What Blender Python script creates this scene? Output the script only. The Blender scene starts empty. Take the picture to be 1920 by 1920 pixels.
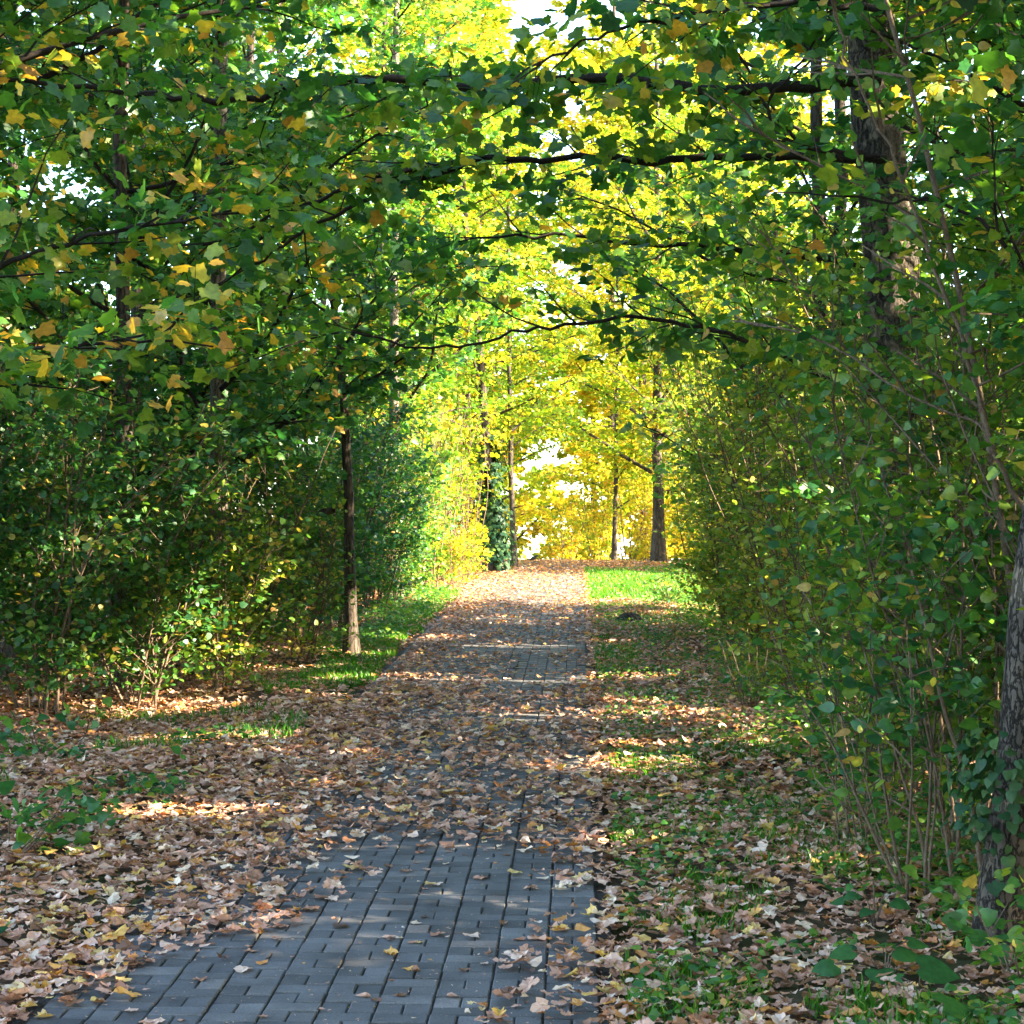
import bpy, math, random
import numpy as np
from mathutils import Vector, Matrix

# ------------------------------------------------------------------ scene, camera, light
S = bpy.context.scene
COL = S.collection
rng = np.random.default_rng(11)
random.seed(11)
R = math.radians

EYE = 1.55
SLOPE = 0.0428
FPX = 3500.0                                    # focal length in photo pixels (1920 wide)
YAW, PITCH = math.atan(125 / FPX), math.atan(90 / FPX)

cam_d = bpy.data.cameras.new('camera')
cam = bpy.data.objects.new('camera', cam_d)
COL.objects.link(cam)
cam.location = (0, 0, EYE)
cam.rotation_euler = (math.pi / 2 + PITCH, 0, YAW)
cam_d.sensor_width = 36
cam_d.lens = 36 * FPX / 1920
cam_d.clip_end = 2000
cam_d.clip_start = 0.05
S.camera = cam

SUN_AZ, SUN_EL = R(-9), R(25)                   # azimuth from +X, elevation
SUNV = np.array([math.cos(SUN_EL) * math.cos(SUN_AZ), math.cos(SUN_EL) * math.sin(SUN_AZ), math.sin(SUN_EL)])
world = bpy.data.worlds.new('World')
S.world = world
world.use_nodes = True
wn = world.node_tree.nodes
sky = wn.new('ShaderNodeTexSky')
sky.sky_type = 'NISHITA'
sky.sun_disc = False
sky.sun_elevation = SUN_EL
sky.sun_rotation = math.pi / 2 - SUN_AZ
sky.air_density = 1.0
sky.dust_density = 1.2
bg = wn['Background']
bg.inputs['Strength'].default_value = 0.148
world.node_tree.links.new(sky.outputs[0], bg.inputs['Color'])

sun_d = bpy.data.lights.new('sun', 'SUN')
sun_d.energy = 5.0
sun_d.angle = R(0.5)
sun_d.color = (1.0, 0.83, 0.58)
sun = bpy.data.objects.new('sun', sun_d)
COL.objects.link(sun)
sun.location = (20, -5, 20)
sun.rotation_euler = Vector((-SUNV).tolist()).to_track_quat('-Z', 'Y').to_euler()

S.view_settings.view_transform = 'Standard'
S.view_settings.look = 'None'
S.view_settings.exposure = 3.55
S.view_settings.gamma = 1
S.render.engine = 'CYCLES'
S.cycles.max_bounces = 8
S.cycles.diffuse_bounces = 5
S.cycles.transmission_bounces = 5
S.cycles.glossy_bounces = 2
S.cycles.caustics_reflective = False
S.cycles.caustics_refractive = False

# ------------------------------------------------------------------ pixel -> world helpers
CAMR = np.array(cam.rotation_euler.to_matrix())
CAMP = np.array([0, 0, EYE])


def W(px, py, y):
    """Point on the ray of photo pixel (px,py) at the distance y along the path."""
    d = CAMR @ np.array([(px - 960) / FPX, -(py - 960) / FPX, -1.0])
    return CAMP + d * (y / d[1])


def smooth(t):
    t = np.clip(t, 0, 1)
    return t * t * (3 - 2 * t)


def vnoise(x, y, s, seed=0):
    r = np.random.default_rng(100 + seed)
    T = r.uniform(size=(64, 64))
    x = np.asarray(x) * s + 1000
    y = np.asarray(y) * s + 1000
    xi, yi = np.floor(x).astype(int), np.floor(y).astype(int)
    fx, fy = smooth(x - xi), smooth(y - yi)
    g = lambda a, b: T[a % 64, b % 64]
    return (g(xi, yi) * (1 - fx) + g(xi + 1, yi) * fx) * (1 - fy) + (g(xi, yi + 1) * (1 - fx) + g(xi + 1, yi + 1) * fx) * fy


def G(x, y):
    """Height of the terrain."""
    x = np.asarray(x, float)
    y = np.asarray(y, float)
    yy = np.maximum(y, -40)
    z = SLOPE * np.minimum(yy, 34.0)
    t = np.clip((yy - 34.0), 0, 6.0)
    z = z + SLOPE * t - (SLOPE + 0.06) * t * t / 12.0
    z = z - 0.06 * np.clip(yy - 40.0, 0, 30)
    off = np.maximum(np.maximum(-1.62 - x, x - 0.2), 0)
    w = smooth(off / 0.8)
    z = z + w * (0.035 * np.sin(x * 2.3 + 1.1 * np.sin(y * 0.9)) + 0.03 * np.sin(y * 1.7 + x) - 0.02)
    z = z + 0.10 * smooth((off - 0.8) / 2.5)
    return z


def ground_px(px, py):
    d = CAMR @ np.array([(px - 960) / FPX, -(py - 960) / FPX, -1.0])
    t = EYE / (SLOPE * d[1] - d[2])
    return CAMP + d * t


# ------------------------------------------------------------------ materials
def new_mat(name):
    m = bpy.data.materials.new(name)
    m.use_nodes = True
    nt = m.node_tree
    nt.nodes.clear()
    return m, nt, nt.nodes, nt.links


def ramp(nodes, stops):
    r = nodes.new('ShaderNodeValToRGB')
    e = r.color_ramp.elements
    while len(e) > 1:
        e.remove(e[-1])
    e[0].position, e[0].color = stops[0][0], (*stops[0][1], 1)
    for p, c in stops[1:]:
        n = e.new(p)
        n.color = (*c, 1)
    return r


def leaf_mat(name, stops, trans=0.5, gloss=0.06, rough=0.45, tgain=(1.5, 1.45, 0.8)):
    m, nt, N, L = new_mat(name)
    at = N.new('ShaderNodeAttribute')
    at.attribute_name = 'tint'
    rp = ramp(N, stops)
    L.new(at.outputs['Fac'], rp.inputs[0])
    # blotches inside a leaf
    tc = N.new('ShaderNodeTexCoord')
    nz = N.new('ShaderNodeTexNoise')
    nz.inputs['Scale'].default_value = 45
    nz.inputs['Detail'].default_value = 2
    L.new(tc.outputs['Object'], nz.inputs['Vector'])
    mr = N.new('ShaderNodeMapRange')
    mr.inputs[1].default_value, mr.inputs[2].default_value = 0.3, 0.7
    mr.inputs[3].default_value, mr.inputs[4].default_value = 0.78, 1.2
    L.new(nz.outputs['Fac'], mr.inputs[0])
    mul = N.new('ShaderNodeVectorMath')
    mul.operation = 'SCALE'
    L.new(rp.outputs[0], mul.inputs[0])
    L.new(mr.outputs[0], mul.inputs['Scale'])
    df = N.new('ShaderNodeBsdfDiffuse')
    L.new(mul.outputs[0], df.inputs['Color'])
    tg = N.new('ShaderNodeVectorMath')
    tg.operation = 'MULTIPLY'
    tg.inputs[1].default_value = tgain
    L.new(mul.outputs[0], tg.inputs[0])
    tr = N.new('ShaderNodeBsdfTranslucent')
    L.new(tg.outputs[0], tr.inputs['Color'])
    mx = N.new('ShaderNodeMixShader')
    mx.inputs[0].default_value = trans
    L.new(df.outputs[0], mx.inputs[1])
    L.new(tr.outputs[0], mx.inputs[2])
    gl = N.new('ShaderNodeBsdfGlossy')
    gl.inputs['Roughness'].default_value = rough
    gl.inputs['Color'].default_value = (0.9, 0.95, 1, 1)
    m2 = N.new('ShaderNodeMixShader')
    m2.inputs[0].default_value = gloss
    L.new(mx.outputs[0], m2.inputs[1])
    L.new(gl.outputs[0], m2.inputs[2])
    out = N.new('ShaderNodeOutputMaterial')
    L.new(m2.outputs[0], out.inputs[0])
    return m


GREEN_STOPS = [(0.0, (0.016, 0.080, 0.024)), (0.25, (0.040, 0.145, 0.020)), (0.5, (0.095, 0.205, 0.018)),
               (0.66, (0.22, 0.29, 0.024)), (0.76, (0.44, 0.35, 0.035)), (0.88, (0.60, 0.35, 0.03)), (1.0, (0.40, 0.17, 0.04))]
M_MAPLE = leaf_mat('maple_leaf', GREEN_STOPS, 0.5, 0.028)
M_SHRUB = leaf_mat('shrub_leaf', [(0.0, (0.017, 0.085, 0.030)), (0.3, (0.046, 0.155, 0.026)), (0.55, (0.120, 0.225, 0.022)),
                                  (0.72, (0.26, 0.31, 0.035)), (0.85, (0.46, 0.37, 0.06)), (1.0, (0.34, 0.17, 0.06))], 0.48, 0.026)
M_GOLD = leaf_mat('golden_leaf', [(0.0, (0.08, 0.18, 0.016)), (0.3, (0.21, 0.30, 0.02)), (0.6, (0.42, 0.36, 0.03)),
                                  (0.85, (0.58, 0.37, 0.03)), (1.0, (0.50, 0.20, 0.03))], 0.58, 0.012, 0.45, (1.5, 1.45, 0.6))
M_IVY = leaf_mat('ivy_leaf', [(0.0, (0.010, 0.038, 0.020)), (0.5, (0.02, 0.060, 0.022)), (1.0, (0.05, 0.10, 0.03))], 0.25, 0.012)
M_DRY = leaf_mat('dry_leaf', [(0.0, (0.11, 0.050, 0.025)), (0.2, (0.25, 0.115, 0.05)), (0.4, (0.43, 0.215, 0.135)),
                              (0.55, (0.60, 0.365, 0.26)), (0.7, (0.70, 0.54, 0.43)), (0.8, (0.60, 0.40, 0.09)),
                              (0.9, (0.56, 0.25, 0.05)), (1.0, (0.36, 0.12, 0.04))], 0.2, 0.05, 0.5, (1.1, 1.0, 0.8))
M_GRASS = leaf_mat('grass_blade', [(0.0, (0.022, 0.095, 0.010)), (0.5, (0.050, 0.185, 0.012)), (0.85, (0.11, 0.26, 0.018)), (1.0, (0.34, 0.30, 0.09))], 0.4, 0.02)


def bark_mat(name, dark, light, scale=9, bump=0.6, stretch=0.22, patch=None):
    m, nt, N, L = new_mat(name)
    tc = N.new('ShaderNodeTexCoord')
    mp = N.new('ShaderNodeMapping')
    mp.inputs['Scale'].default_value = (1, 1, stretch)
    L.new(tc.outputs['Object'], mp.inputs[0])
    v = N.new('ShaderNodeTexVoronoi')
    v.feature = 'DISTANCE_TO_EDGE'
    v.inputs['Scale'].default_value = scale * 2.2
    n1 = N.new('ShaderNodeTexNoise')
    n1.inputs['Scale'].default_value = scale
    n1.inputs['Detail'].default_value = 8
    n1.inputs['Roughness'].default_value = 0.7
    L.new(mp.outputs[0], n1.inputs['Vector'])
    ad = N.new('ShaderNodeVectorMath')
    ad.operation = 'MULTIPLY_ADD'
    ad.inputs[1].default_value = (0.12, 0.12, 0.12)
    L.new(n1.outputs['Color'], ad.inputs[0])
    L.new(mp.outputs[0], ad.inputs[2])
    L.new(ad.outputs[0], v.inputs['Vector'])
    cr = ramp(N, [(0.25, dark), (0.75, light)])
    L.new(n1.outputs['Fac'], cr.inputs[0])
    fs = ramp(N, [(0.0, (0.25, 0.25, 0.25)), (0.12, (1, 1, 1))])
    L.new(v.outputs['Distance'], fs.inputs[0])
    mu = N.new('ShaderNodeMix')
    mu.data_type = 'RGBA'
    mu.blend_type = 'MULTIPLY'
    mu.inputs[0].default_value = 1
    L.new(cr.outputs[0], mu.inputs[6])
    L.new(fs.outputs[0], mu.inputs[7])
    col = mu.outputs[2]
    if patch:
        n2 = N.new('ShaderNodeTexNoise')
        n2.inputs['Scale'].default_value = 7
        n2.inputs['Detail'].default_value = 3
        L.new(tc.outputs['Object'], n2.inputs['Vector'])
        pr = ramp(N, [(0.56, (0, 0, 0)), (0.6, (1, 1, 1))])
        L.new(n2.outputs['Fac'], pr.inputs[0])
        m3 = N.new('ShaderNodeMix')
        m3.data_type = 'RGBA'
        L.new(pr.outputs[0], m3.inputs[0])
        L.new(col, m3.inputs[6])
        m3.inputs[7].default_value = (*patch, 1)
        col = m3.outputs[2]
    bs = N.new('ShaderNodeBsdfPrincipled')
    bs.inputs['Roughness'].default_value = 0.9
    bs.inputs['Specular IOR Level'].default_value = 0.2
    L.new(col, bs.inputs['Base Color'])
    sm = N.new('ShaderNodeMath')
    sm.operation = 'MULTIPLY_ADD'
    sm.inputs[1].default_value = 0.5
    L.new(n1.outputs['Fac'], sm.inputs[0])
    L.new(fs.outputs[0], sm.inputs[2])
    bp = N.new('ShaderNodeBump')
    bp.inputs['Strength'].default_value = bump
    bp.inputs['Distance'].default_value = 0.015
    L.new(sm.outputs[0], bp.inputs['Height'])
    L.new(bp.outputs[0], bs.inputs['Normal'])
    out = N.new('ShaderNodeOutputMaterial')
    L.new(bs.outputs[0], out.inputs[0])
    return m


M_BARK = bark_mat('dark_bark', (0.035, 0.026, 0.02), (0.10, 0.08, 0.065))
M_BARKG = bark_mat('grey_bark', (0.034, 0.029, 0.025), (0.115, 0.096, 0.078), 16, 1.0, 0.38, (0.17, 0.14, 0.105))
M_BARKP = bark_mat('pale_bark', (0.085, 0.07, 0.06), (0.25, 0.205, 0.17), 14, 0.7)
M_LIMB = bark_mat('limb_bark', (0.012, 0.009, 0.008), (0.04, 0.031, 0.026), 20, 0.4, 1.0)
M_STEM = bark_mat('stem_bark', (0.07, 0.048, 0.034), (0.22, 0.16, 0.11), 30, 0.3, 0.4)


def ground_mat():
    m, nt, N, L = new_mat('soil')
    tc = N.new('ShaderNodeTexCoord')
    n1 = N.new('ShaderNodeTexNoise')
    n1.inputs['Scale'].default_value = 14
    n1.inputs['Detail'].default_value = 9
    n1.inputs['Roughness'].default_value = 0.75
    L.new(tc.outputs['Object'], n1.inputs['Vector'])
    c1 = ramp(N, [(0.3, (0.03, 0.02, 0.013)), (0.5, (0.085, 0.055, 0.035)), (0.68, (0.17, 0.105, 0.06))])
    L.new(n1.outputs['Fac'], c1.inputs[0])
    n2 = N.new('ShaderNodeTexNoise')
    n2.inputs['Scale'].default_value = 0.9
    n2.inputs['Detail'].default_value = 4
    L.new(tc.outputs['Object'], n2.inputs['Vector'])
    r2 = ramp(N, [(0.5, (0, 0, 0)), (0.62, (0.8, 0.8, 0.8))])
    L.new(n2.outputs['Fac'], r2.inputs[0])
    mx = N.new('ShaderNodeMix')
    mx.data_type = 'RGBA'
    L.new(r2.outputs[0], mx.inputs[0])
    L.new(c1.outputs[0], mx.inputs[6])
    mx.inputs[7].default_value = (0.045, 0.075, 0.022, 1)
    bs = N.new('ShaderNodeBsdfPrincipled')
    bs.inputs['Roughness'].default_value = 1
    bs.inputs['Specular IOR Level'].default_value = 0.1
    L.new(mx.outputs[2], bs.inputs['Base Color'])
    bp = N.new('ShaderNodeBump')
    bp.inputs['Strength'].default_value = 0.8
    bp.inputs['Distance'].default_value = 0.03
    L.new(n1.outputs['Fac'], bp.inputs['Height'])
    L.new(bp.outputs[0], bs.inputs['Normal'])
    out = N.new('ShaderNodeOutputMaterial')
    L.new(bs.outputs[0], out.inputs[0])
    return m


def paver_mat():
    m, nt, N, L = new_mat('concrete_paver')
    at = N.new('ShaderNodeAttribute')
    at.attribute_name = 'tint'
    c0 = ramp(N, [(0.0, (0.050, 0.050, 0.053)), (0.5, (0.085, 0.085, 0.089)), (0.85, (0.118, 0.115, 0.116)), (1.0, (0.15, 0.12, 0.106))])
    L.new(at.outputs['Fac'], c0.inputs[0])
    tc = N.new('ShaderNodeTexCoord')
    n1 = N.new('ShaderNodeTexNoise')
    n1.inputs['Scale'].default_value = 160
    n1.inputs['Detail'].default_value = 4
    L.new(tc.outputs['Object'], n1.inputs['Vector'])
    n2 = N.new('ShaderNodeTexNoise')
    n2.inputs['Scale'].default_value = 5
    n2.inputs['Detail'].default_value = 6
    L.new(tc.outputs['Object'], n2.inputs['Vector'])
    s1 = N.new('ShaderNodeMapRange')
    s1.inputs[1].default_value, s1.inputs[2].default_value = 0.3, 0.7
    s1.inputs[3].default_value, s1.inputs[4].default_value = 0.75, 1.3
    L.new(n1.outputs['Fac'], s1.inputs[0])
    s2 = N.new('ShaderNodeMapRange')
    s2.inputs[1].default_value, s2.inputs[2].default_value = 0.3, 0.7
    s2.inputs[3].default_value, s2.inputs[4].default_value = 0.6, 1.35
    L.new(n2.outputs['Fac'], s2.inputs[0])
    mm = N.new('ShaderNodeMath')
    mm.operation = 'MULTIPLY'
    L.new(s1.outputs[0], mm.inputs[0])
    L.new(s2.outputs[0], mm.inputs[1])
    sc = N.new('ShaderNodeVectorMath')
    sc.operation = 'SCALE'
    L.new(c0.outputs[0], sc.inputs[0])
    L.new(mm.outputs[0], sc.inputs['Scale'])
    bs = N.new('ShaderNodeBsdfPrincipled')
    bs.inputs['Roughness'].default_value = 0.72
    bs.inputs['Specular IOR Level'].default_value = 0.4
    L.new(sc.outputs[0], bs.inputs['Base Color'])
    bp = N.new('ShaderNodeBump')
    bp.inputs['Strength'].default_value = 0.5
    bp.inputs['Distance'].default_value = 0.003
    L.new(n1.outputs['Fac'], bp.inputs['Height'])
    L.new(bp.outputs[0], bs.inputs['Normal'])
    out = N.new('ShaderNodeOutputMaterial')
    L.new(bs.outputs[0], out.inputs[0])
    return m


def plain_mat(name, dark, light, scale=20, rough=0.9):
    m, nt, N, L = new_mat(name)
    tc = N.new('ShaderNodeTexCoord')
    n1 = N.new('ShaderNodeTexNoise')
    n1.inputs['Scale'].default_value = scale
    n1.inputs['Detail'].default_value = 8
    L.new(tc.outputs['Object'], n1.inputs['Vector'])
    c = ramp(N, [(0.3, dark), (0.7, light)])
    L.new(n1.outputs['Fac'], c.inputs[0])
    bs = N.new('ShaderNodeBsdfPrincipled')
    bs.inputs['Roughness'].default_value = rough
    L.new(c.outputs[0], bs.inputs['Base Color'])
    bp = N.new('ShaderNodeBump')
    bp.inputs['Strength'].default_value = 0.7
    bp.inputs['Distance'].default_value = 0.02
    L.new(n1.outputs['Fac'], bp.inputs['Height'])
    L.new(bp.outputs[0], bs.inputs['Normal'])
    out = N.new('ShaderNodeOutputMaterial')
    L.new(bs.outputs[0], out.inputs[0])
    return m


M_GROUND = ground_mat()
M_PAVER = paver_mat()
M_BED = plain_mat('paver_bed', (0.012, 0.011, 0.010), (0.045, 0.038, 0.03), 60)
M_MOLE = plain_mat('dark_soil', (0.008, 0.006, 0.005), (0.035, 0.024, 0.018), 30)
M_BIRD = plain_mat('black_feathers', (0.006, 0.006, 0.007), (0.018, 0.017, 0.017), 40, 0.5)
M_BEAK = plain_mat('orange_beak', (0.45, 0.20, 0.02), (0.55, 0.26, 0.03), 40, 0.5)


# ------------------------------------------------------------------ object helpers
def thing(name, label, cat, loc, group=None):
    o = bpy.data.objects.new(name, None)
    COL.objects.link(o)
    o.empty_display_size = 0.2
    o.location = [float(v) for v in loc]
    tag(o, label, cat, group)
    return o


def tag(o, label, cat, group=None):
    o['label'] = label
    o['category'] = cat
    if group:
        o['group'] = group
    return o


def link_mesh(name, me, parent=None, loc=None):
    o = bpy.data.objects.new(name, me)
    COL.objects.link(o)
    if parent is not None:
        o.parent = parent
    elif loc is not None:
        o.location = [float(v) for v in loc]
    return o


def mesh_np(name, verts, faces, mats, midx=None, tint=None, smooth_faces=None):
    """verts (V,3); faces: list of (F,k) integer arrays; one attribute 'tint' per vertex."""
    me = bpy.data.meshes.new(name)
    faces = [np.asarray(f) for f in faces if len(f)]
    nl = sum(f.size for f in faces)
    nf = sum(len(f) for f in faces)
    me.vertices.add(len(verts))
    me.vertices.foreach_set('co', np.ascontiguousarray(verts, np.float32).ravel())
    me.loops.add(nl)
    me.polygons.add(nf)
    me.loops.foreach_set('vertex_index', np.concatenate([f.ravel() for f in faces]).astype(np.int32))
    tot = np.concatenate([np.full(len(f), f.shape[1]) for f in faces]).astype(np.int32)
    start = np.concatenate([[0], np.cumsum(tot)[:-1]]).astype(np.int32)
    me.polygons.foreach_set('loop_start', start)
    for m in mats:
        me.materials.append(m)
    if midx is not None:
        me.polygons.foreach_set('material_index', np.asarray(midx, np.int32))
    sf = np.zeros(nf, bool) if smooth_faces is None else np.asarray(smooth_faces, bool)
    me.polygons.foreach_set('use_smooth', sf)
    if tint is not None:
        a = me.attributes.new('tint', 'FLOAT', 'POINT')
        a.data.foreach_set('value', np.asarray(tint, np.float32))
    me.update(calc_edges=True)
    return me


class Geo:
    """Collects numpy chunks into one mesh (part)."""
    def __init__(self):
        self.v, self.f, self.m, self.t, self.s, self.n = [], [], [], [], [], 0

    def add(self, v, f, mi=0, tint=0.0, sm=False):
        v = np.asarray(v, float)
        if not len(v):
            return
        f = np.asarray(f, int)
        self.v.append(v)
        self.f.append(f + self.n)
        self.m.append(np.full(len(f), mi))
        self.s.append(np.full(len(f), sm))
        self.t.append(np.broadcast_to(tint, (len(v),)).astype(float))
        self.n += len(v)

    def build(self, name, mats, parent=None, origin=(0, 0, 0)):
        if not self.v:
            return None
        v = np.concatenate(self.v) - np.asarray(origin, float)
        order = sorted(range(len(self.f)), key=lambda i: self.f[i].shape[1])
        groups = {}
        for i in order:
            groups.setdefault(self.f[i].shape[1], []).append(i)
        faces = [np.concatenate([self.f[i] for i in g]) for g in groups.values()]
        mi = np.concatenate([np.concatenate([self.m[i] for i in g]) for g in groups.values()])
        sm = np.concatenate([np.concatenate([self.s[i] for i in g]) for g in groups.values()])
        me = mesh_np(name, v, faces, mats, mi, np.concatenate(self.t), sm)
        return link_mesh(name, me, parent, origin if parent is None else None)


def norm(v):
    v = np.asarray(v, float)
    return v / (np.linalg.norm(v, axis=-1, keepdims=True) + 1e-12)


def resample(pts, n):
    """Catmull-Rom through pts, n samples evenly spaced."""
    p = np.asarray(pts, float)
    if len(p) < 3:
        t = np.linspace(0, 1, n)[:, None]
        return p[0] * (1 - t) + p[-1] * t
    q = np.vstack([2 * p[0] - p[1], p, 2 * p[-1] - p[-2]])
    out = []
    for i in range(1, len(q) - 2):
        t = np.linspace(0, 1, 12, endpoint=False)[:, None]
        a, b, c, d = q[i - 1], q[i], q[i + 1], q[i + 2]
        out.append(0.5 * (2 * b + (c - a) * t + (2 * a - 5 * b + 4 * c - d) * t ** 2 + (3 * b - a - 3 * c + d) * t ** 3))
    out = np.vstack(out + [p[-1:]])
    s = np.concatenate([[0], np.cumsum(np.linalg.norm(np.diff(out, axis=0), axis=1))])
    u = np.linspace(0, s[-1], n)
    return np.stack([np.interp(u, s, out[:, k]) for k in range(3)], 1)


def tube(pts, radii, sides=6, rough=0.0, cap=True):
    pts = np.asarray(pts, float)
    n = len(pts)
    radii = np.broadcast_to(radii, (n,)).astype(float)
    tg = norm(np.gradient(pts, axis=0))
    up = np.array([0.13, 0.21, 0.97]) if abs(tg[0][2]) < 0.8 else np.array([0.9, 0.3, 0.1])
    a = norm(np.cross(tg, up))
    b = np.cross(tg, a)
    th = np.linspace(0, 2 * np.pi, sides, endpoint=False)
    rr = radii[:, None] * (1 + rough * rng.normal(size=(n, sides)))
    v = pts[:, None, :] + rr[..., None] * (np.cos(th)[None, :, None] * a[:, None, :] + np.sin(th)[None, :, None] * b[:, None, :])
    v = v.reshape(-1, 3)
    i = np.arange(n - 1)[:, None] * sides
    j = np.arange(sides)[None, :]
    j2 = (j + 1) % sides
    f = np.stack([i + j, i + j2, i + sides + j2, i + sides + j], -1).reshape(-1, 4)
    return v, f


def wobble_line(start, d, length, n=7, jit=0.12, rise=0.0, droop=0.0):
    p = [np.asarray(start, float)]
    d = norm(d)
    st = length / (n - 1)
    for k in range(n - 1):
        t = k / (n - 1)
        d = norm(d + rng.normal(size=3) * jit + np.array([0, 0, rise * (1 - t) - droop * t]))
        p.append(p[-1] + d * st)
    return np.array(p)


# ------------------------------------------------------------------ leaf templates
def fan(outline, curl=0.0, fold=0.0, center=(0, 0.32), twist=0.0):
    o = np.array(outline, float)
    o = np.vstack([np.array([center]), o])
    z = -fold * np.abs(o[:, 0]) - curl * (o[:, 1] - 0.3) ** 2 + twist * o[:, 0] * o[:, 1]
    z[0] += 0.02
    v = np.column_stack([o, z])
    n = len(o) - 1
    f = np.array([[0, 1 + k, 1 + (k + 1) % n] for k in range(n)])
    return v, f


def mirror(half, base=(0, 0), tip=(0, 0.9)):
    return [base] + half + [tip] + [(-x, y) for x, y in reversed(half)]


MAPLE_HI = mirror([(0.14, -0.08), (0.36, -0.09), (0.38, 0.08), (0.50, 0.16), (0.57, 0.38), (0.42, 0.40), (0.31, 0.46), (0.29, 0.64), (0.13, 0.72)], tip=(0, 0.90))
MAPLE_MID = mirror([(0.36, -0.08), (0.40, 0.12), (0.55, 0.38), (0.32, 0.46), (0.22, 0.68)], tip=(0, 0.9))
LOW = mirror([(0.40, 0.18), (0.28, 0.55)], tip=(0, 0.9))
OVAL_HI = mirror([(0.20, 0.03), (0.36, 0.22), (0.37, 0.45), (0.22, 0.74)], tip=(0, 1.0))
OVAL_MID = mirror([(0.33, 0.15), (0.34, 0.5)], tip=(0, 0.95))
HEART = mirror([(0.22, -0.10), (0.42, 0.0), (0.47, 0.25), (0.36, 0.55), (0.16, 0.80)], tip=(0, 0.98), base=(0, 0.03))


def variants(outline, n=4, c=0.35, f=0.3):
    r = np.random.default_rng(5)
    return [fan(outline, r.uniform(-0.1, c), r.uniform(-0.05, f), twist=r.uniform(-.3, .3)) for _ in range(n)]


TPL = {('maple', 0): variants(MAPLE_HI), ('maple', 1): variants(MAPLE_MID), ('maple', 2): variants(LOW),
       ('oval', 0): variants(OVAL_HI), ('oval', 1): variants(OVAL_MID), ('oval', 2): variants(OVAL_MID[:], 3),
       ('heart', 0): variants(HEART), ('heart', 1): variants(OVAL_HI), ('heart', 2): variants(OVAL_MID)}

COUNT = [0, 0]


def place_leaves(geo, kind, lod, pos, ydir, nrm, size, tint, mi=0):
    if not len(pos):
        return
    y = norm(ydir)
    x = norm(np.cross(y, nrm))
    z = np.cross(x, y)
    which = rng.integers(0, len(TPL[(kind, lod)]), len(pos))
    for k, (tv, tf) in enumerate(TPL[(kind, lod)]):
        s = which == k
        if not s.any():
            continue
        P, X, Y, Z, sz = pos[s], x[s], y[s], z[s], size[s]
        asp = rng.uniform(0.85, 1.15, len(P))
        v = P[:, None, :] + sz[:, None, None] * (tv[None, :, 0, None] * asp[:, None, None] * X[:, None, :] + tv[None, :, 1, None] * Y[:, None, :] + tv[None, :, 2, None] * Z[:, None, :])
        nv = len(tv)
        f = tf[None] + (np.arange(len(P)) * nv)[:, None, None]
        geo.add(v.reshape(-1, 3), f.reshape(-1, 3), mi, np.repeat(tint[s], nv), True)
        COUNT[0] += len(P)
        COUNT[1] += f.size // 3


# ------------------------------------------------------------------ where no foliage grows
# gaps in the wood through which the sun reaches the ground (point, radius): leaves on the line towards the sun are missing
SUN_GAPS = []


def add_gap(p, r):
    SUN_GAPS.append((np.asarray(p, float), r))


CLEARINGS = []      # (centre, radius) gaps in crowns where the sky shows


def keep(p, tunnel=True, margin=0.0):
    """mask of points where leaves may grow"""
    x, y, z = p[:, 0], p[:, 1], p[:, 2]
    g = G(x, y)
    h = z - g
    m = h > 0.02
    if tunnel:
        top = np.interp(y, [0, 6, 10, 16, 22, 26, 34, 40], [2.4, 2.3, 2.35, 3.0, 3.4, 2.7, 2.2, 2.1])
        hw = np.interp(y, [0, 10, 20, 30, 40], [1.35, 1.5, 1.5, 1.25, 1.1])
        cx = np.interp(y, [0, 10, 20, 30, 40], [-0.5, -0.5, -0.45, -0.15, 0.1])
        wob = 1 + np.where(x > cx, 1.0, 0.55) * (vnoise(y * 1.3 + x * 0.8, z * 1.3, 1, 21) - 0.5) + rng.normal(size=len(x)) * 0.05
        arch = (np.maximum(h, 0) / top) ** 2.6 + np.abs((x - cx) / hw) ** 2.6 < wob
        m &= ~(arch & (y < 38))
    # nothing right in front of the photographer
    m &= ~((y > -1.0) & (y < 4.6) & (np.abs(x + 0.1 * y) < 1.6) & (h < 3.2))
    if not len(p):
        return m
    lo, hi = p.min(0), p.max(0)
    cen, half = (lo + hi) / 2, np.linalg.norm(hi - lo) / 2
    for c, r in SUN_GAPS:
        q0 = cen - c
        t0 = q0 @ SUNV
        if t0 < -half or q0 @ q0 - t0 * t0 > (half + r + margin) ** 2:
            continue
        q = p - c
        t = q @ SUNV
        d2 = (q * q).sum(1) - t * t
        m &= ~((t > 0.15) & (d2 < (r + margin) ** 2))
    for c, r in CLEARINGS:
        if (c < lo - r).any() or (c > hi + r).any():
            continue
        m &= ((p - c) ** 2).sum(1) > r * r
    return m


# ------------------------------------------------------------------ growth
def lod_for(y):
    return 0 if y < 10.5 else (1 if y < 24 else 2)


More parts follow.
